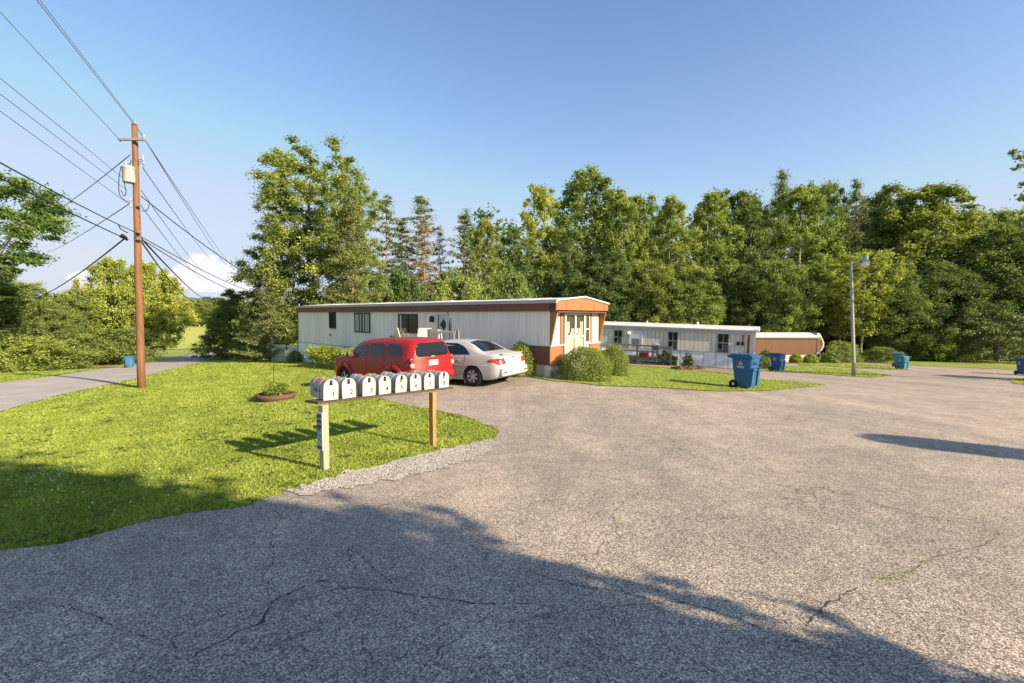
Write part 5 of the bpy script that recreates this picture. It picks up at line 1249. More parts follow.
# ------------------------------------------------------------------ round planter with a wire hook
pp = gp(276, 400); pt = thing('round_planter', 'low rusty brown ring planter with leafy plants on the lawn', 'planter', pp)
pr = .46
MB().lathe([(pr-.10,-.03),(pr-.02,-.03),(pr+.05,.10),(pr+.07,.17),(pr+.02,.20),(pr-.04,.17),(pr-.10,.05)], 40, closed=True).build('ring', worn('rust_brown', (.13,.07,.045), .85, .5, 4, (.15,.09,.06)), pt)
MB().lathe([(.01,.13),(pr-.05,.12)], 30).build('soil', M_SOIL, pt)
def leafy(n, c, rad, size, m, parent, seed, name='foliage', up=.3):
    rg = np.random.default_rng(seed); p = rg.normal(0, 1, (n,3)); p /= np.linalg.norm(p, axis=1)[:,None]; p *= rg.uniform(.25, 1, (n,1))**.5; p = p*np.array(rad) + np.array(c)
    a = rg.normal(0,1,(n,3)); a[:,2] = np.abs(a[:,2])*up + a[:,2]*.3; a /= np.linalg.norm(a,axis=1)[:,None]; b = np.cross(a, rg.normal(0,1,(n,3))); b /= np.linalg.norm(b,axis=1)[:,None]
    s = size*rg.uniform(.6,1.3,(n,1)); return quads_obj(name, np.stack([p-a*s, p+b*s*.45, p+a*s, p-b*s*.45],1), m, rg.uniform(0,1,n), parent)
leafy(620, (0,0,.32), (.38,.38,.20), .05, L_BUSH, pt, 3)
hk = thing('shepherd_hook', 'thin wire garden hook standing in the round planter', 'garden hook', pp + Vector((-.10,.1,.1)))
MB().tube([(0,0,0),(0,0,.95),(.03,0,1.05),(.12,0,1.10),(.2,0,1.03),(.2,0,.97)], .007, 6).build('rod', BLACK, hk)
leafy(40, (.02,0,.5), (.05,.05,.42), .03, L_BUSH, hk, 9, 'vine')

# ------------------------------------------------------------------ lattice fence at the trailer's far end
lf0 = at(272, 363.5, 32.5); lf1 = at(298, 361.5, 31.5); z = gz(lf0.x, lf0.y)
LFH = 1.15
lf = thing('lattice_fence', 'low white picket screen beside the far end of the grey trailer', 'fence', (lf0.x, lf0.y, z), math.atan2(lf1.y-lf0.y, lf1.x-lf0.x))
LL = math.hypot(lf1.x-lf0.x, lf1.y-lf0.y); mb = MB()
n = 15
for i in range(n):
    if 7 <= i <= 9: continue
    x = LL*i/n; mb.box(x, x+LL/n*.62, -.02, .0, -.1, LFH + .05)
mb.build('pickets', WHITE, lf); mb = MB(); mb.box(0, LL, .002, .04, LFH-.12, LFH-.04); mb.box(0, LL, .002, .04, .45, .53); mb.build('rails', WHITE, lf)
for i, x in enumerate((0, LL*.45, LL*.68, LL-.08)): slabpanel('post', x-.01, x+.08, .042, .12, -.3, LFH+.06, WHITE, lf)
mb = MB(); mb.box(.4*LL, .72*LL, .8, 1.2, -.2, .9, bev=.05); o = mb.build('garden_chest', BROWN, None); o.matrix_world = lf.matrix_basis.copy(); tag(o, 'brown garden chest seen through the gap in the white picket screen', 'chest')

# broken bark and sticks on the earth before the second trailer
rg = np.random.default_rng(2); mb = MB()
for i in range(46):
    p = gp(rg.uniform(676, 702), 370 + rg.normal(0, .35) + 0); a = rg.uniform(0, 3.1); l = rg.uniform(.1, .35); c, s_ = math.cos(a)*l, math.sin(a)*l
    mb.tube([(p.x-c, p.y-s_, p.z+.07), (p.x, p.y, p.z+.11+rg.uniform(0,.1)), (p.x+c, p.y+s_, p.z+.08)], rg.uniform(.02,.05), 5)
tag(mb.build('sticks', BROWN), 'heap of brown sticks and bark on bare earth before the pale trailer', 'sticks', kind='stuff')

# ------------------------------------------------------------------ vegetation
def leaves(centres, radii, per, size, rg, flat=.75, outw=.5, clump_t=.17, upb=.35):
    C = np.repeat(centres, per, 0); Rr = np.repeat(radii, per)[:, None]; n = len(C)
    d = rg.normal(0, 1, (n,3)); d /= np.linalg.norm(d, axis=1)[:,None]
    rad = np.minimum(np.abs(rg.normal(0, .60, (n,1))) + .12, 1.5); p = C + d*rad*Rr*np.array([1,1,flat])
    nn = d*outw + rg.normal(0, .7, (n,3)) + np.array([0,0,upb]); nn /= np.linalg.norm(nn, axis=1)[:,None]
    a = np.cross(nn, rg.normal(0,1,(n,3))); a /= np.linalg.norm(a,axis=1)[:,None]; b = np.cross(nn, a)
    s = size*rg.uniform(.55, 1.35, (n,1))
    V = np.stack([p-a*s, p+b*s*.55+nn*s*.12, p+a*s, p-b*s*.55+nn*s*.12], 1)
    ct = np.repeat(rg.normal(0, clump_t, len(centres)), per); t = np.clip(.5 + ct + rg.normal(0,.16,n), 0, 1)
    return V, t
def limbs(mb, H, centres, rg, r0, lean=(0,0), frac=1.0, n=6, wig=.02, maxn=40):
    top = Vector((lean[0], lean[1], H*.93)); pts = []
    for t in np.linspace(0, 1, 9): pts.append(Vector((top.x*t + rg.normal(0, H*wig*.5)*(t > 0), top.y*t + rg.normal(0, H*wig*.5)*(t > 0), top.z*t)))
    pts[0].z = -.4; mb.tube(pts, [r0*(1.25 if i == 0 else 1 - .9*i/8) for i in range(9)], 8)
    def trunk(z):
        f = min(max(z/top.z, 0), 1)*8; i = min(int(f), 7); return pts[i].lerp(pts[i+1], f-i)
    for c in list(centres)[:maxn]:
        c = Vector(c); z0 = max(H*.12, c.z - (c - trunk(c.z)).length*rg.uniform(.35, .8)); a = trunk(z0)
        m = a.lerp(c, .55) + Vector((rg.normal(0,.15), rg.normal(0,.15), -.05*(c-a).length)); r = max(.03, r0*.38*(1-z0/H))
        mb.tube([a, m, c], [r, r*.6, r*.15], 5, cap=False)
def proto(kind, seed, H, W, nc, per, size, leaf, barkm, low=.12, rc=.24, thin=1.0, flat=.75, shape='oval', r0=None):
    rg = np.random.default_rng(seed); c = []; nc = int(nc*2.8); per = int(per*.60); rc *= .64; size *= .78
    prof = {'oval': interp([0,.12,.35,.6,.8,.93,1],[.35,.75,1,.92,.66,.38,.10]), 'broad': interp([0,.15,.4,.65,.85,1],[.55,.9,1,.9,.62,.2]),
            'column': interp([0,.1,.4,.7,.9,1],[.6,.9,1,.8,.5,.12]), 'dome': interp([0,.15,.45,.75,.9,1],[.50,.72,.95,1,.80,.35]), 'cone': interp([0,.1,.5,.8,1],[.9,1,.6,.3,.05]), 'vase': interp([0,.2,.5,.75,.9,1],[.2,.5,.85,1,.8,.3]),
            'bush': interp([0,.3,.7,1],[.9,1,.8,.25])}[shape]
    # lopsided outline
    ph = rg.uniform(0, 6.28, 4)
    def out(s, a): return prof(s) * (1 + .22*math.sin(a*2+ph[0]+s*4) + .14*math.sin(a*3+ph[1]-s*7) + .10*math.sin(s*17+ph[2]+a))
    tops = [(rg.normal(0,.16), rg.normal(0,.16)) for _ in range(3)]
    for k in range(nc):
        s = rg.uniform(0, 1)**.9; a = rg.uniform(0, 6.283); r = float(out(s, a)) * (rg.uniform(.2, 1)**.5) * thin
        z = H*(low + (1-low)*s*.94); ox, oy = tops[k % 3]; q = max(0, s-.5)
        c.append((r*W/2*math.cos(a) + ox*W*q, r*W/2*math.sin(a) + oy*W*q, z - .12*rc*W*(k % 3)))
    c = np.array(c); radii = rc*W/2*rg.uniform(.55, 1.3, nc) * (1 - .35*np.clip((c[:,2]/H-.6)/.4, 0, 1))
    if shape == 'cone': radii *= .9
    V, t = leaves(c, radii, per, size, rg, flat)
    me = quads_obj(None, V, leaf, t); me.name = 'crown'
    mb = MB(); limbs(mb, H, c[rg.permutation(nc)], rg, r0 or H*.014); tm = mb.mesh('trunk', barkm)
    return dict(H=H*1.0, W=W, crown=me, trunk=tm, htop=float(np.quantile(V[...,2], .999)), wtop=float(np.quantile(np.abs(V[...,0]), .985)*2))
def pine(seed, H, W, leaf, barkm, dens=1.0, low=.25, tiers=15, droop=.0, bare=False, r0=None):
    rg = np.random.default_rng(seed); c = []; mb = MB(); r0 = r0 or H*.012
    mb.tube([(0,0,-.4)] + [(rg.normal(0,.05), rg.normal(0,.05), H*t) for t in np.linspace(.1, 1, 8)], [r0*1.2] + [r0*(1-.92*t) for t in np.linspace(.1,1,8)], 8)
    for k in range(tiers):
        f = k/(tiers-1); z = H*(low + (1-low)*f*.97); L = W/2*(1-f)**.75*rg.uniform(.75, 1.1) + .25
        nb = int(rg.integers(4, 7)*dens) + 1; a0 = rg.uniform(0, 6)
        for j in range(nb):
            a = a0 + 6.283*j/nb + rg.normal(0,.25); l = L*rg.uniform(.3, 1.15); e = Vector((l*math.cos(a), l*math.sin(a), z + l*(.18-droop) + rg.normal(0,.42)))
            s = Vector((0,0,z)); mb.tube([s, s.lerp(e,.5)+Vector((0,0,-.06*l)), e], [r0*.28*(1-f)+.015, r0*.18*(1-f)+.01, .008], 4, cap=False)
            for q in np.linspace(.4, 1, max(2, int(l/.5))):
                p = s.lerp(e, q); c.append((p.x+rg.normal(0,.1), p.y+rg.normal(0,.1), p.z+.05))
    c.append((0,0,H*.97)); c = np.array(c); n = len(c)
    radii = np.maximum(.3, .55*W/6*rg.uniform(.6, 1.2, n)); per = 70 if not bare else 26
    V, t = leaves(c, radii, per, .075 if not bare else .06, rg, .55, .3, .2, .5)
    # needles: long and narrow
    me = quads_obj(None, V, leaf, t); me.name = 'crown'
    return dict(H=H, W=W, crown=me, trunk=mb.mesh('trunk', barkm), htop=H, wtop=float(np.quantile(np.abs(V[...,0]), .985)*2))
PR = {}
PR['ovalA'] = proto('t', 1, 18, 7.5, 90, 420, .145, L_MID, BARK, .10, .30, shape='oval')
PR['ovalB'] = proto('t', 2, 18, 7.0, 80, 420, .135, L_BRIGHT, BARK, .12, .29, shape='column')
PR['ovalC'] = proto('t', 3, 18, 8.0, 85, 400, .15, L_DARK, BARK, .10, .30, shape='oval')
PR['colA'] = proto('t', 4, 18, 5.5, 80, 300, .15, L_MID, BARK, .10, .34, shape='column')
PR['broadA'] = proto('t', 5, 15, 11, 110, 400, .15, L_MID, BARK, .18, .24, shape='broad')
PR['broadB'] = proto('t', 6, 15, 11, 110, 400, .15, L_DARK, BARK, .15, .25, shape='broad')
PR['bigA'] = proto('t', 61, 18, 8, 90, 560, .115, L_MID, BARK, .08, .27, shape='dome')
PR['bigC'] = proto('t', 62, 18, 7, 80, 480, .115, L_DARK, BARK, .06, .28, shape='column')
PR['birch'] = proto('t', 7, 14, 7, 60, 230, .15, L_BRIGHT, BARK_W, .25, .26, shape='vase', r0=.13)
PR['pineA'] = pine(8, 18, 7.5, L_PINE, BARK_P, 1.1, .30, 17)
PR['pineB'] = pine(9, 16, 5.0, L_PINE, BARK_P, .8, .35, 15)
PR['pineT'] = pine(10, 15, 4.6, L_PINE, BARK_P, .7, .42, 13, -.05, r0=.13)
PR['pineR'] = pine(12, 14, 4.2, L_RED, BARK_P, 1.0, .30, 14, -.05, True, r0=.12)
PR['pineL'] = pine(19, 9, 5.5, L_PINE, BARK_P, 1.4, .04, 12, -.02)
PR['spruce'] = proto('t', 13, 12, 8, 90, 300, .12, L_DARK, BARK, .03, .27, shape='cone')
PR['bushD'] = proto('t', 14, 4, 5, 46, 260, .10, L_DARK, BARK, .05, .36, shape='bush', r0=.05)
PR['bushM'] = proto('t', 15, 4, 5, 46, 260, .10, L_MID, BARK, .05, .36, shape='bush', r0=.05)
PR['bushB'] = proto('t', 16, 4, 5, 40, 230, .10, L_BRIGHT, BARK, .05, .36, shape='bush', r0=.05)
def plant(kind, name, u, v, Y, wpx, label, group=None, cat='tree', rz=None, vb=None, dv=None, low=None):
    p = PR[kind]; d = ray(u, v); x = d.x/d.y*Y; g = gz(x, Y); zt = at(u, v, Y).z; h = zt - g; w = wpx/F*Y
    t = thing(name, label, cat, (x, Y, g), RNG.uniform(0, 6.28) if rz is None else rz, group)
    link('trunk', p['trunk'], t); link('crown', p['crown'], t)
    s = w/p['wtop']; t.scale = (s, s, h/p['htop']); return t
G = 'trees of the wood behind the trailers'
T = [
 # kind, name, u, vtop, Y, width px, label
 ('ovalB','broadleaf_tree',544,186,52,62,'tall narrow light green tree with twin tip, left of the tallest tree'),
 ('ovalA','broadleaf_tree',590,171,54,78,'tallest tree of the wood, forked top, right above the orange gable'),
 ('ovalB','broadleaf_tree',622,192,51,58,'yellow green tree just right of the tallest tree of the wood'),
 ('ovalA','broadleaf_tree',641,197,58,60,'mid green tree behind the yellow green one above the pale trailer'),
 ('ovalB','broadleaf_tree',671,199,52,56,'yellow green tree with pale visible trunk above the pale trailer windows'),
 ('ovalB','broadleaf_tree',709,196,53,60,'bright green tree above the middle of the pale trailer roof'),
 ('broadB','broadleaf_tree',735,190,62,78,'rounded dark crown showing behind the bright trees above the pale trailer'),
 ('ovalC','broadleaf_tree',752,214,55,60,'dark green tree above the right end of the pale trailer'),
 ('pineA','pine_tree',783,173,66,52,'pine with feathery tip on the skyline above the brown trailer'),
 ('ovalB','broadleaf_tree',800,186,56,84,'large yellow green tree above the brown trailer'),
 ('broadA','broadleaf_tree',822,184,68,70,'rounded crown on the skyline between the two feathery pines'),
 ('pineA','pine_tree',857,182,64,46,'pine with spiky dark tip on the skyline behind the lamp head'),
 ('broadB','broadleaf_tree',888,189,68,70,'flat topped rounded tree on the skyline right of the spiky pine'),
 ('ovalA','broadleaf_tree',926,187,56,88,'big tree with ragged bright right flank, highest of the right part of the wood'),
 ('ovalC','broadleaf_tree',900,200,58,70,'dark tall tree between the lamp post and the big ragged tree'),
 ('birch','slim_tree',866,250,47,66,'slim bright tree with pale crooked stems right behind the lamp head'),
 ('birch','slim_tree',842,262,50,50,'slim tree with pale stems just left of the lamp post'),
 ('broadA','broadleaf_tree',972,212,64,70,'low rounded green tree on the skyline right of the big ragged tree'),
 ('broadA','broadleaf_tree',1010,210,66,72,'rounded green tree on the skyline near the right edge'),
 ('broadB','round_tree',1004,231,51,104,'big round dense dark tree near the right edge of the view'),
 ('broadA','broadleaf_tree',776,262,50,74,'lower bushy green tree standing over the brown trailer'),
 ('broadA','broadleaf_tree',650,262,49,70,'lower leafy tree just above the left part of the pale trailer roof'),
 ('ovalA','broadleaf_tree',692,270,48,54,'lower leafy tree above the pale trailer roof vent'),
 ('ovalC','broadleaf_tree',570,240,50,60,'lower dark tree directly behind the orange gable'),
 ('ovalC','broadleaf_tree',612,250,49,60,'dark leafy tree behind the gap between the two trailers'),
 ('ovalC','broadleaf_tree',734,262,52,56,'dark lower tree above the right end of the pale trailer roof'),
 ('ovalC','broadleaf_tree',820,255,53,50,'dark lower tree left of the pale stemmed slim trees'),
 ('broadB','broadleaf_tree',893,268,49,70,'dark shady tree right of the lamp post over the undergrowth'),
 ('broadB','broadleaf_tree',945,262,49,76,'dark shady tree between the lamp bins and the round dark tree'),
 ('ovalC','broadleaf_tree',515,230,50,54,'dark green tree behind the white car side of the grey trailer roof'),
 ('broadB','broadleaf_tree',1060,225,50,110,'dark tree at the very right edge behind the round dense one'),
 # left of the wood behind the grey trailer
 ('ovalA','broadleaf_tree',486,220,46,34,'slender green tree at the left end of the wood above the door'),
 ('pineB','pine_tree',464,214,44,46,'golden green bushy pine above the trailer door'),
 ('pineR','dead_pine',424,219,41,46,'reddish brown half dead pine behind the middle of the grey trailer'),
 ('pineT','pine_tree',421,201,44,50,'tall thin dark pine with flat top behind the reddish pine'),
 ('pineT','pine_tree',386,201,42,44,'tall thin dark pine next to the big leafy tree'),
 ('pineT','pine_tree',402,222,48,46,'thin dark pine in the gap between the two tall thin ones'),
 ('pineR','dead_pine',440,232,46,36,'brownish sparse pine right of the reddish half dead pine'),
 ('bushB','shrub',462,270,42,62,'bright golden shrub behind the grey trailer below the bushy pine'),
 ('bushM','shrub',510,272,44,54,'green shrub above the grey trailer roof right of the door'),
 ('bushD','shrub',398,268,40,60,'dark shrub behind the grey trailer roof under the thin pines'),
 # the great tree at the left end of the grey trailer
 ('bigA','broadleaf_tree',345,178,37,62,'leafy right part of the great tree group behind the grey trailer'),
 ('bigA','broadleaf_tree',308,146,38,94,'tallest broad leafy tree behind the left end of the grey trailer'),
 ('bigC','broadleaf_tree',279,190,37,60,'dark green lower left tree beneath the tallest leafy tree at the trailer'),
 ('pineA','pine_tree',352,205,35,56,'olive pine in front of the great leafy tree behind the trailer roof'),
 ('pineL','pine_tree',268,288,33,56,'bright low pine with spreading branches beside the far trailer corner'),
 ('spruce','evergreen_tree',240,290,42,64,'dark round evergreen right of the far road bend'),
 ('spruce','evergreen_tree',224,300,46,52,'dark evergreen farthest left beside the road bend'),
 ('spruce','evergreen_tree',262,292,37,54,'dark evergreen behind the white picket screen'),
]
for a in T: plant(*a, group=G if a[2] > 480 else None)
# trees at the left
def lowtree(*a, **k): return plant(*a, **k)
plant('broadB','broadleaf_tree',-28,176,31,250,'big dark leaved tree leaning in at the left edge of the view') if False else None
plant('broadA','broadleaf_tree',118,259,50,72,'bright yellow green round tree behind the utility pole, left half')
o = plant('broadA','broadleaf_tree',150,262,54,70,'bright yellow green round tree behind the utility pole, right half')
o.location.x += .0
for nm in ('bright',): 
    pb_ = proto('t', 31, 12, 10, 120, 300, .17, L_LIME, BARK, .14, .24, shape='broad'); PR['gold'] = pb_
    for o_ in list(bpy.data.objects):
        if o_.get('label', '').startswith('bright yellow green round tree'):
            for c in o_.children:
                if c.name.startswith('crown'): c.data = pb_['crown']
                else: c.data = pb_['trunk']
            o_.scale.z *= 15/12*.98
for a in [
 ('broadA','broadleaf_tree',22,282,42,80,'dark green tree under the leaning leafy crown at the left edge'),
 ('ovalA','broadleaf_tree',-18,268,38,80,'dark tree cut by the left edge of the view'),
 ('broadA','broadleaf_tree',64,294,46,70,'mid green rounded tree left of the bright yellow green tree'),
 ('broadA','broadleaf_tree',40,300,40,60,'olive green bushy tree beyond the gravel track'),
 ('broadA','broadleaf_tree',92,292,60,46,'green tree top just left of the bright yellow green tree'),
 ('bushM','shrub',122,328,44,60,'rounded green shrub below the bright tree left of the pole'),
 ('bushM','shrub',78,334,40,60,'green roadside shrub left of the pole, second from it'),
 ('bushB','shrub',30,336,36,70,'dark green roadside shrub near the left edge'),
 ('bushB','shrub',-5,330,34,60,'light green shrub cut by the left edge beyond the track'),
 ('bushM','shrub',104,345,50,44,'low green shrub just left of the pale blue bin'),
 ('bushB','shrub',232,344,47,28,'light green shrub under the dark evergreen by the road'),
 ('bushM','shrub',262,345,40,30,'low green shrub left of the white picket screen'),
 # far woods beyond the field
 ('broadA','broadleaf_tree',196,300,150,34,'far tree at the top of the bright field, right of the pole tree'),
 ('broadB','broadleaf_tree',214,297,160,34,'far dark tree beyond the field near the road crest'),
 ('broadA','broadleaf_tree',232,300,150,34,'far tree beyond the field left of the dark evergreen'),
 ('broadB','broadleaf_tree',182,305,170,30,'small far dark tree left of the field crest'),
 ('broadA','broadleaf_tree',170,302,140,34,'far tree just right of the bright round tree'),
 ('bushM','shrub',236,322,100,40,'far green shrub where the road disappears'),
]: plant(*a[:7], cat='shrub' if a[1] == 'shrub' else 'tree')
# far wood mass
def wood_mass(name, label, px, Y, vt, seed, leaf, n, per=120, size=.3, rr=1.6, depth=10):
    rg = np.random.default_rng(seed); us = rg.uniform(px[0], px[1], n); C = []; Rr = []
    for u in us:
        y = Y + rg.uniform(0, depth); d = ray(u, vt); x = d.x/d.y*y; g = gz(x, y); top = at(u, vt, y).z + rg.normal(0, .5)
        C.append((x, y, g + (top-g)*rg.uniform(.05, .95)))
        Rr.append(rr*rg.uniform(.6, 1.2))
    V, t = leaves(np.array(C), np.array(Rr), per, size, rg); o = quads_obj(name, V, leaf, t); return tag(o, label, 'woodland', kind='stuff')
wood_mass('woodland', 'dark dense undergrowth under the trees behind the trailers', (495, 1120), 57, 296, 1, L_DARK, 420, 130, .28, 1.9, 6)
wood_mass('woodland', 'low green brush along the foot of the wood right of the brown trailer', (836, 990), 49.0, 350, 2, L_LIME, 170, 150, .08, .45, 1.0)
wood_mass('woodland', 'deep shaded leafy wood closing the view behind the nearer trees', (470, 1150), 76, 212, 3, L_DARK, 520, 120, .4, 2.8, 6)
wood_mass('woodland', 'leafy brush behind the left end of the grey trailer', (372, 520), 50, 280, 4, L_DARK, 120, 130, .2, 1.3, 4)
wood_mass('woodland', 'dense roadside hedge beyond the track at the left', (-60, 125), 45, 322, 5, L_BUSH, 160, 170, .14, 1.2, 5)
wood_mass('woodland', 'far hazy tree belt beyond the field and road', (20, 330), 210, 303, 6, L_MID, 420, 70, .8, 4.2, 30)
for i, (u, v, Y, w, k, lab) in enumerate([
 (842,341,45,30,'bushB','bright weedy shrub at the foot of the wood left of the lamp post'),
 (922,328,48,42,'bushB','sunlit weedy shrub at the foot of the wood right of the lamp bins'),
 (950,336,47,34,'bushM','green shrub at the foot of the wood left of the spreading bush'),
 (882,347,45,34,'bushM','low green shrub behind the lamp post bins')]):
    plant(k, 'shrub', u, v, Y, w, lab, cat='shrub')
PR['spread'] = proto('t', 41, 4, 7, 80, 300, .09, L_PINE, BARK, .10, .22, shape='broad', r0=.12, flat=.45)
plant('spread','spreading_bush',1000,312,45.5,84,'wide spreading olive bush on short trunk near the right edge', cat='bush')
# the leaning crown at the left edge, large leaves in layers
rg = np.random.default_rng(77); near = []
for k in range(150):
    u = rg.uniform(-150, 62); e = ((u+30)/98); 
    if abs(e) > 1: e = math.copysign(.98, e)
    hh = math.sqrt(max(.03, 1-e*e)); v = 226 + rg.uniform(-1, 1)*52*hh + 6*math.sin(u*.2)
    near.append(tuple(at(u, v, 30 + rg.uniform(-3.0, 3.5))))
near = np.array(near); base = Vector((near[:,0].mean(), 31.0, 0)); base.z = gz(base.x, 31)
lt_ = thing('broadleaf_tree', 'big deep green tree with layered leafy boughs at the left edge', 'tree', base)
V, t = leaves(near - np.array(base), rg.uniform(.45, 1.0, len(near)), 300, .10, rg, .40, .5, .25, .9)
quads_obj('crown', V, leaf_mat('leaf_rich_green', (.065,.12,.03), (.15,.225,.05), (.29,.36,.08), .35), t, lt_)
mb = MB(); limbs(mb, float((near[:,2]-base.z).max()), (near - np.array(base))[::3], rg, .28, maxn=50); mb.build('trunk', BARK, lt_)
# tree beyond the right edge: only a few twigs reach into the view
nr = []
for (u, v) in ((1013,153),(1020,158),(1026,150),(1021,166),(1030,162),(1024,184),(1032,186),(1023,198),(1034,200),(1040,170),(1045,190),(1050,150),(1060,175),(1060,210),(1080,160),(1080,200),(1100,180),(1100,140),(1120,170),(1120,210),(1140,150),(1150,190),(1170,170)):
    for j in range(2): nr.append(tuple(at(u + (rg.normal(0,1.5)), v + rg.normal(0,1.5), 22 + rg.uniform(-.6,.6))))
nr = np.array(nr); b = Vector((31.5, 22, gz(31.5, 22))); o = thing('broadleaf_tree', 'dark twigs of a tree reaching in at the upper right edge', 'tree', b)
rad = np.where(nr[:,0] < 24.8, .16, .9); big = nr[:,0] >= 24.8
V1, t1_ = leaves(nr[~big]-np.array(b), rg.uniform(.12,.26,(~big).sum()), 26, .085, rg, .6); V2, t2_ = leaves(nr[big]-np.array(b), rg.uniform(.6,1.1,big.sum()), 150, .12, rg, .6)
quads_obj('crown', np.concatenate([V1, V2]), L_DARK, np.concatenate([t1_, t2_]), o)
mb = MB(); limbs(mb, 9.5, nr-np.array(b), rg, .25, maxn=60); mb.build('trunk', BARK, o)

# clipped hedges and small shrubs near the trailers
def shrub(u0, u1, v0, v1, Y, leaf, label, seed, n=2600, size=.035, name='clipped_shrub', sq=2.6, cat='shrub', dep=None, rough=.05, dz=0):
    rg = np.random.default_rng(seed); um = (u0+u1)/2; d = ray(um, v1); x = d.x/d.y*Y; g = gz(x, Y); w = (u1-u0)/F*Y/2; zt = at(um, v0, Y).z; h = max(.3, zt-g)
    t = thing(name, label, cat, (x, Y, g)); dp = dep or w
    p = rg.normal(0,1,(n,3)); p[:,2] = np.abs(p[:,2])*1.1 - .25; nrm = (np.abs(p)**sq).sum(1)**(1/sq); d_ = p/nrm[:,None]
    lump = 1 + rough*np.sin(d_[:,0]*7+seed)*np.cos(d_[:,1]*6+seed*2) + rough*np.sin(d_[:,2]*9+d_[:,0]*5)
    r = (rg.uniform(.72, 1.04, n)*lump)[:,None]; P = d_*r*np.array([w, dp, h*.86]) + (0,0,h*.16)
    P[:,2] = np.maximum(P[:,2], .03)
    nn = d_*1.0 + rg.normal(0,.6,(n,3)); nn /= np.linalg.norm(nn,axis=1)[:,None]; a = np.cross(nn, rg.normal(0,1,(n,3))); a /= np.linalg.norm(a,axis=1)[:,None]; b_ = np.cross(nn,a)
    s = size*rg.uniform(.6,1.4,(n,1)); V = np.stack([P-a*s, P+b_*s*.6, P+a*s, P-b_*s*.6],1)
    quads_obj('foliage', V, leaf, np.clip(.5+rg.normal(0,.22,n),0,1), t)
    mb = MB()
    for k_ in range(9): a_ = rg.uniform(0,6.28); mb.tube([(0,0,0),(.4*w*math.cos(a_), .4*dp*math.sin(a_), h*.45),(.75*w*math.cos(a_), .75*dp*math.sin(a_), h*rg.uniform(.5,.8))],[.025,.015,.006],5)
    mb.build('stems', BARK, t)
    return t
shrub(561, 610, 348.5, 377.5, 16.3, L_BUSH, 'large clipped round hedge shrub in front of the orange and white end', 1, 15000, .025, rough=.03)
shrub(599, 628, 346.5, 372, 18.2, L_BUSH, 'smaller clipped round shrub right of the large hedge shrub', 2, 11000, .025, rough=.03)
shrub(507, 538, 344.5, 377, 17.3, L_BUSH, 'round green shrub between the white sedan and the trailer corner', 3, 11000, .026, rough=.03)
hz_ = thing('hedge', 'loose golden green hedge along the white skirting left of the red wagon', 'hedge', (0,0,0))
p = at(330, 366, 24.5); hz_.location = (p.x, p.y, gz(p.x, p.y)); hz_.rotation_euler = (0,0,T_RZ)
C = []; rg = np.random.default_rng(6)
for k_ in range(70): C.append((rg.uniform(-1.9, 3.2), rg.uniform(-.5,.5), rg.uniform(.3, .9) + .12*math.sin(k_)))
V, t = leaves(np.array(C), rg.uniform(.25,.42,70), 150, .05, rg, .8); quads_obj('foliage', V, L_GOLD, t, hz_)
mb = MB()
for k_ in range(16): x = rg.uniform(-1.8,3.1); mb.tube([(x,0,-.1),(x+rg.normal(0,.2),rg.normal(0,.2),.7)],.02,5)
mb.build('stems', BARK, hz_)
shrub(289.5, 301.5, 351.5, 365.5, 29.5, L_DARK, 'small dark green round shrub at the far corner of the grey trailer', 7, 3500, .045)
shrub(658, 676, 352.5, 364.5, 33.5, L_DARK, 'dark round shrub by the wall of the pale trailer right of the porch', 8, 2200, .055, rough=.15)
shrub(683, 693, 355, 366.5, 32.5, L_DARK, 'small straggly dark shrub by the wall of the pale trailer', 9, 900, .055, rough=.3)
shrub(758, 773, 351, 371.5, 33.5, L_DARK, 'dark upright shrub at the pale trailer corner behind the tall bin', 10, 4000, .05)
shrub(790, 801.5, 354.5, 364, 43.5, L_GOLD, 'small clipped golden shrub before the brown trailer, left one', 11, 2000, .055)
shrub(804, 817, 354.8, 364.5, 43.5, L_GOLD, 'small clipped golden shrub before the brown trailer, right one', 12, 2000, .055)
shrub(823, 838, 352.5, 364.5, 44, L_MID, 'leafy green shrub at the bowed end of the brown trailer', 13, 2200, .07, rough=.2)

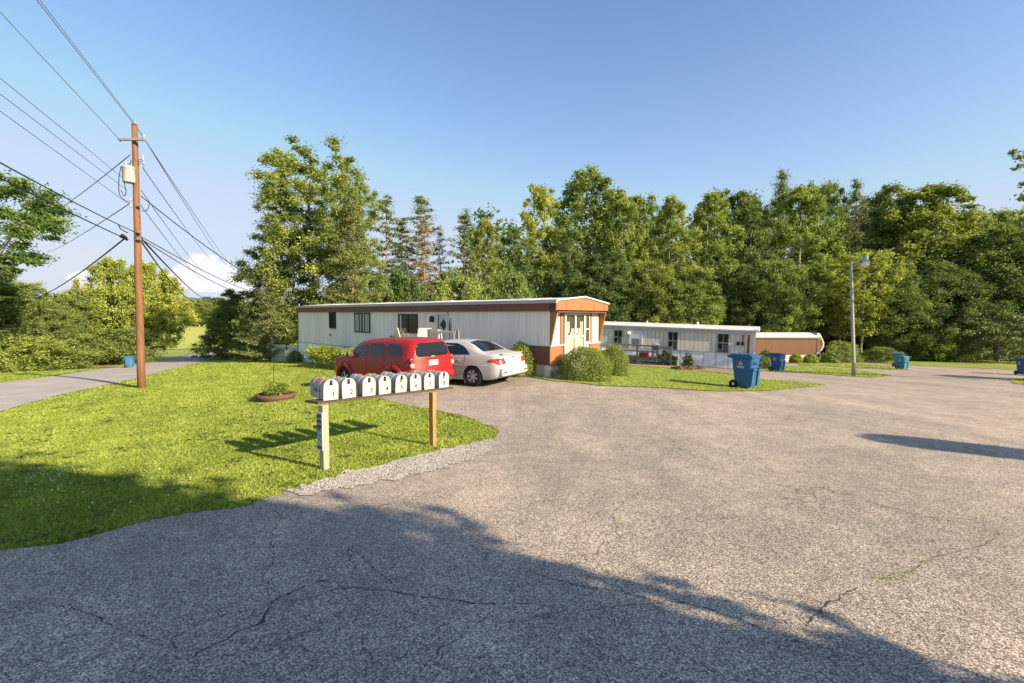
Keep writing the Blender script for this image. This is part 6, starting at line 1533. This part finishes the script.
# trees and an upright conifer outside the view that cast the near shadows
side = Vector((SUNV.y, -SUNV.x, 0)).normalized()      # across the sun's path
SD = np.array((.83, -.56)); ND = np.array((.56, .83))
def shade_tree(n_, k_, rn, rk, hc, rh, hmin, ncl, lab, seed, rc=.8):
    rg = np.random.default_rng(seed); q = ND*n_ + SD*k_; b = np.array((q[0], q[1], gz(q[0], q[1])))
    d = rg.normal(0, 1, (ncl,3)); d /= np.linalg.norm(d,axis=1)[:,None]; d *= (rg.uniform(0, 1, (ncl,1))**(1/3))*.93
    lump = 1 + .07*np.sin(d[:,2]*9+seed) + .05*np.sin(d[:,2]*23)
    C = np.stack([d[:,0]*rn*lump*ND[0] + d[:,1]*rk*SD[0], d[:,0]*rn*lump*ND[1] + d[:,1]*rk*SD[1], hc + d[:,2]*rh], 1); C = C[C[:,2] > hmin]
    t = thing('broadleaf_tree', lab, 'tree', tuple(b), 0, 'trees behind the viewpoint')
    V, tt = leaves(C, rc*rg.uniform(.6,1.2,len(C)), 130, .15, rg); quads_obj('crown', V, L_DARK, tt, t)
    mb = MB(); limbs(mb, hc+rh*.8, C, rg, .28, maxn=40); mb.build('trunk', BARK, t)
shade_tree(-2.1, 11, 4.8, 4.0, 6.2, 8.0, 1.2, 1300, 'broad dense tree behind the viewpoint, nearest the lot', 1, .62)
shade_tree(-5.5, 15, 5.0, 4.5, 8.0, 8.0, 2.0, 420, 'second broad tree behind the viewpoint, farther from the lot', 2)
shade_tree(.38, 7.2, 2.8, 2.8, 2.8, 2.6, .4, 450, 'low bushy tree behind the viewpoint close by', 3, .6)
cx, cy = 14.4, 2.75; t = thing('shadow_conifer', 'narrow upright conifer right of the lot, casting the long thin shadow', 'tree', (cx, cy, gz(cx, cy)))  # added unseen caster of guessed kind, shaped to give the long thin shadow
rg = np.random.default_rng(3); n = 15000; z = rg.uniform(.05, 1, n); a = rg.uniform(0, 6.28, n); rr = .62*np.minimum(1, (1-z)*22+.3)**.5*rg.uniform(.5,1,n); P = np.stack([rr*np.cos(a), rr*np.sin(a), z*4.75],1)
nn = rg.normal(0,1,(n,3)); nn /= np.linalg.norm(nn,axis=1)[:,None]; a_ = np.cross(nn, rg.normal(0,1,(n,3))); a_ /= np.linalg.norm(a_,axis=1)[:,None]; b_ = np.cross(nn,a_); s = .05
quads_obj('foliage', np.stack([P-a_*s,P+b_*s*.6,P+a_*s,P-b_*s*.6],1), L_DARK, rg.uniform(0,1,n), t); MB().tube([(0,0,-.1),(0,0,4.2)], [.08,.02], 8).build('trunk', BARK, t)
for i, (x, y, H, W) in enumerate([(43, 18.5, 9, 9), (52, 14, 11, 10)]):
    t = thing('broadleaf_tree', ['leafy tree right of the lot beyond the view, nearer the wood','leafy tree right of the lot beyond the view, nearer the camera'][i], 'tree', (x, y, gz(x, y)), i); p = PR['broadA']; link('trunk', p['trunk'], t); link('crown', p['crown'], t); s = W/p['wtop']; t.scale = (s, s, H/p['htop'])
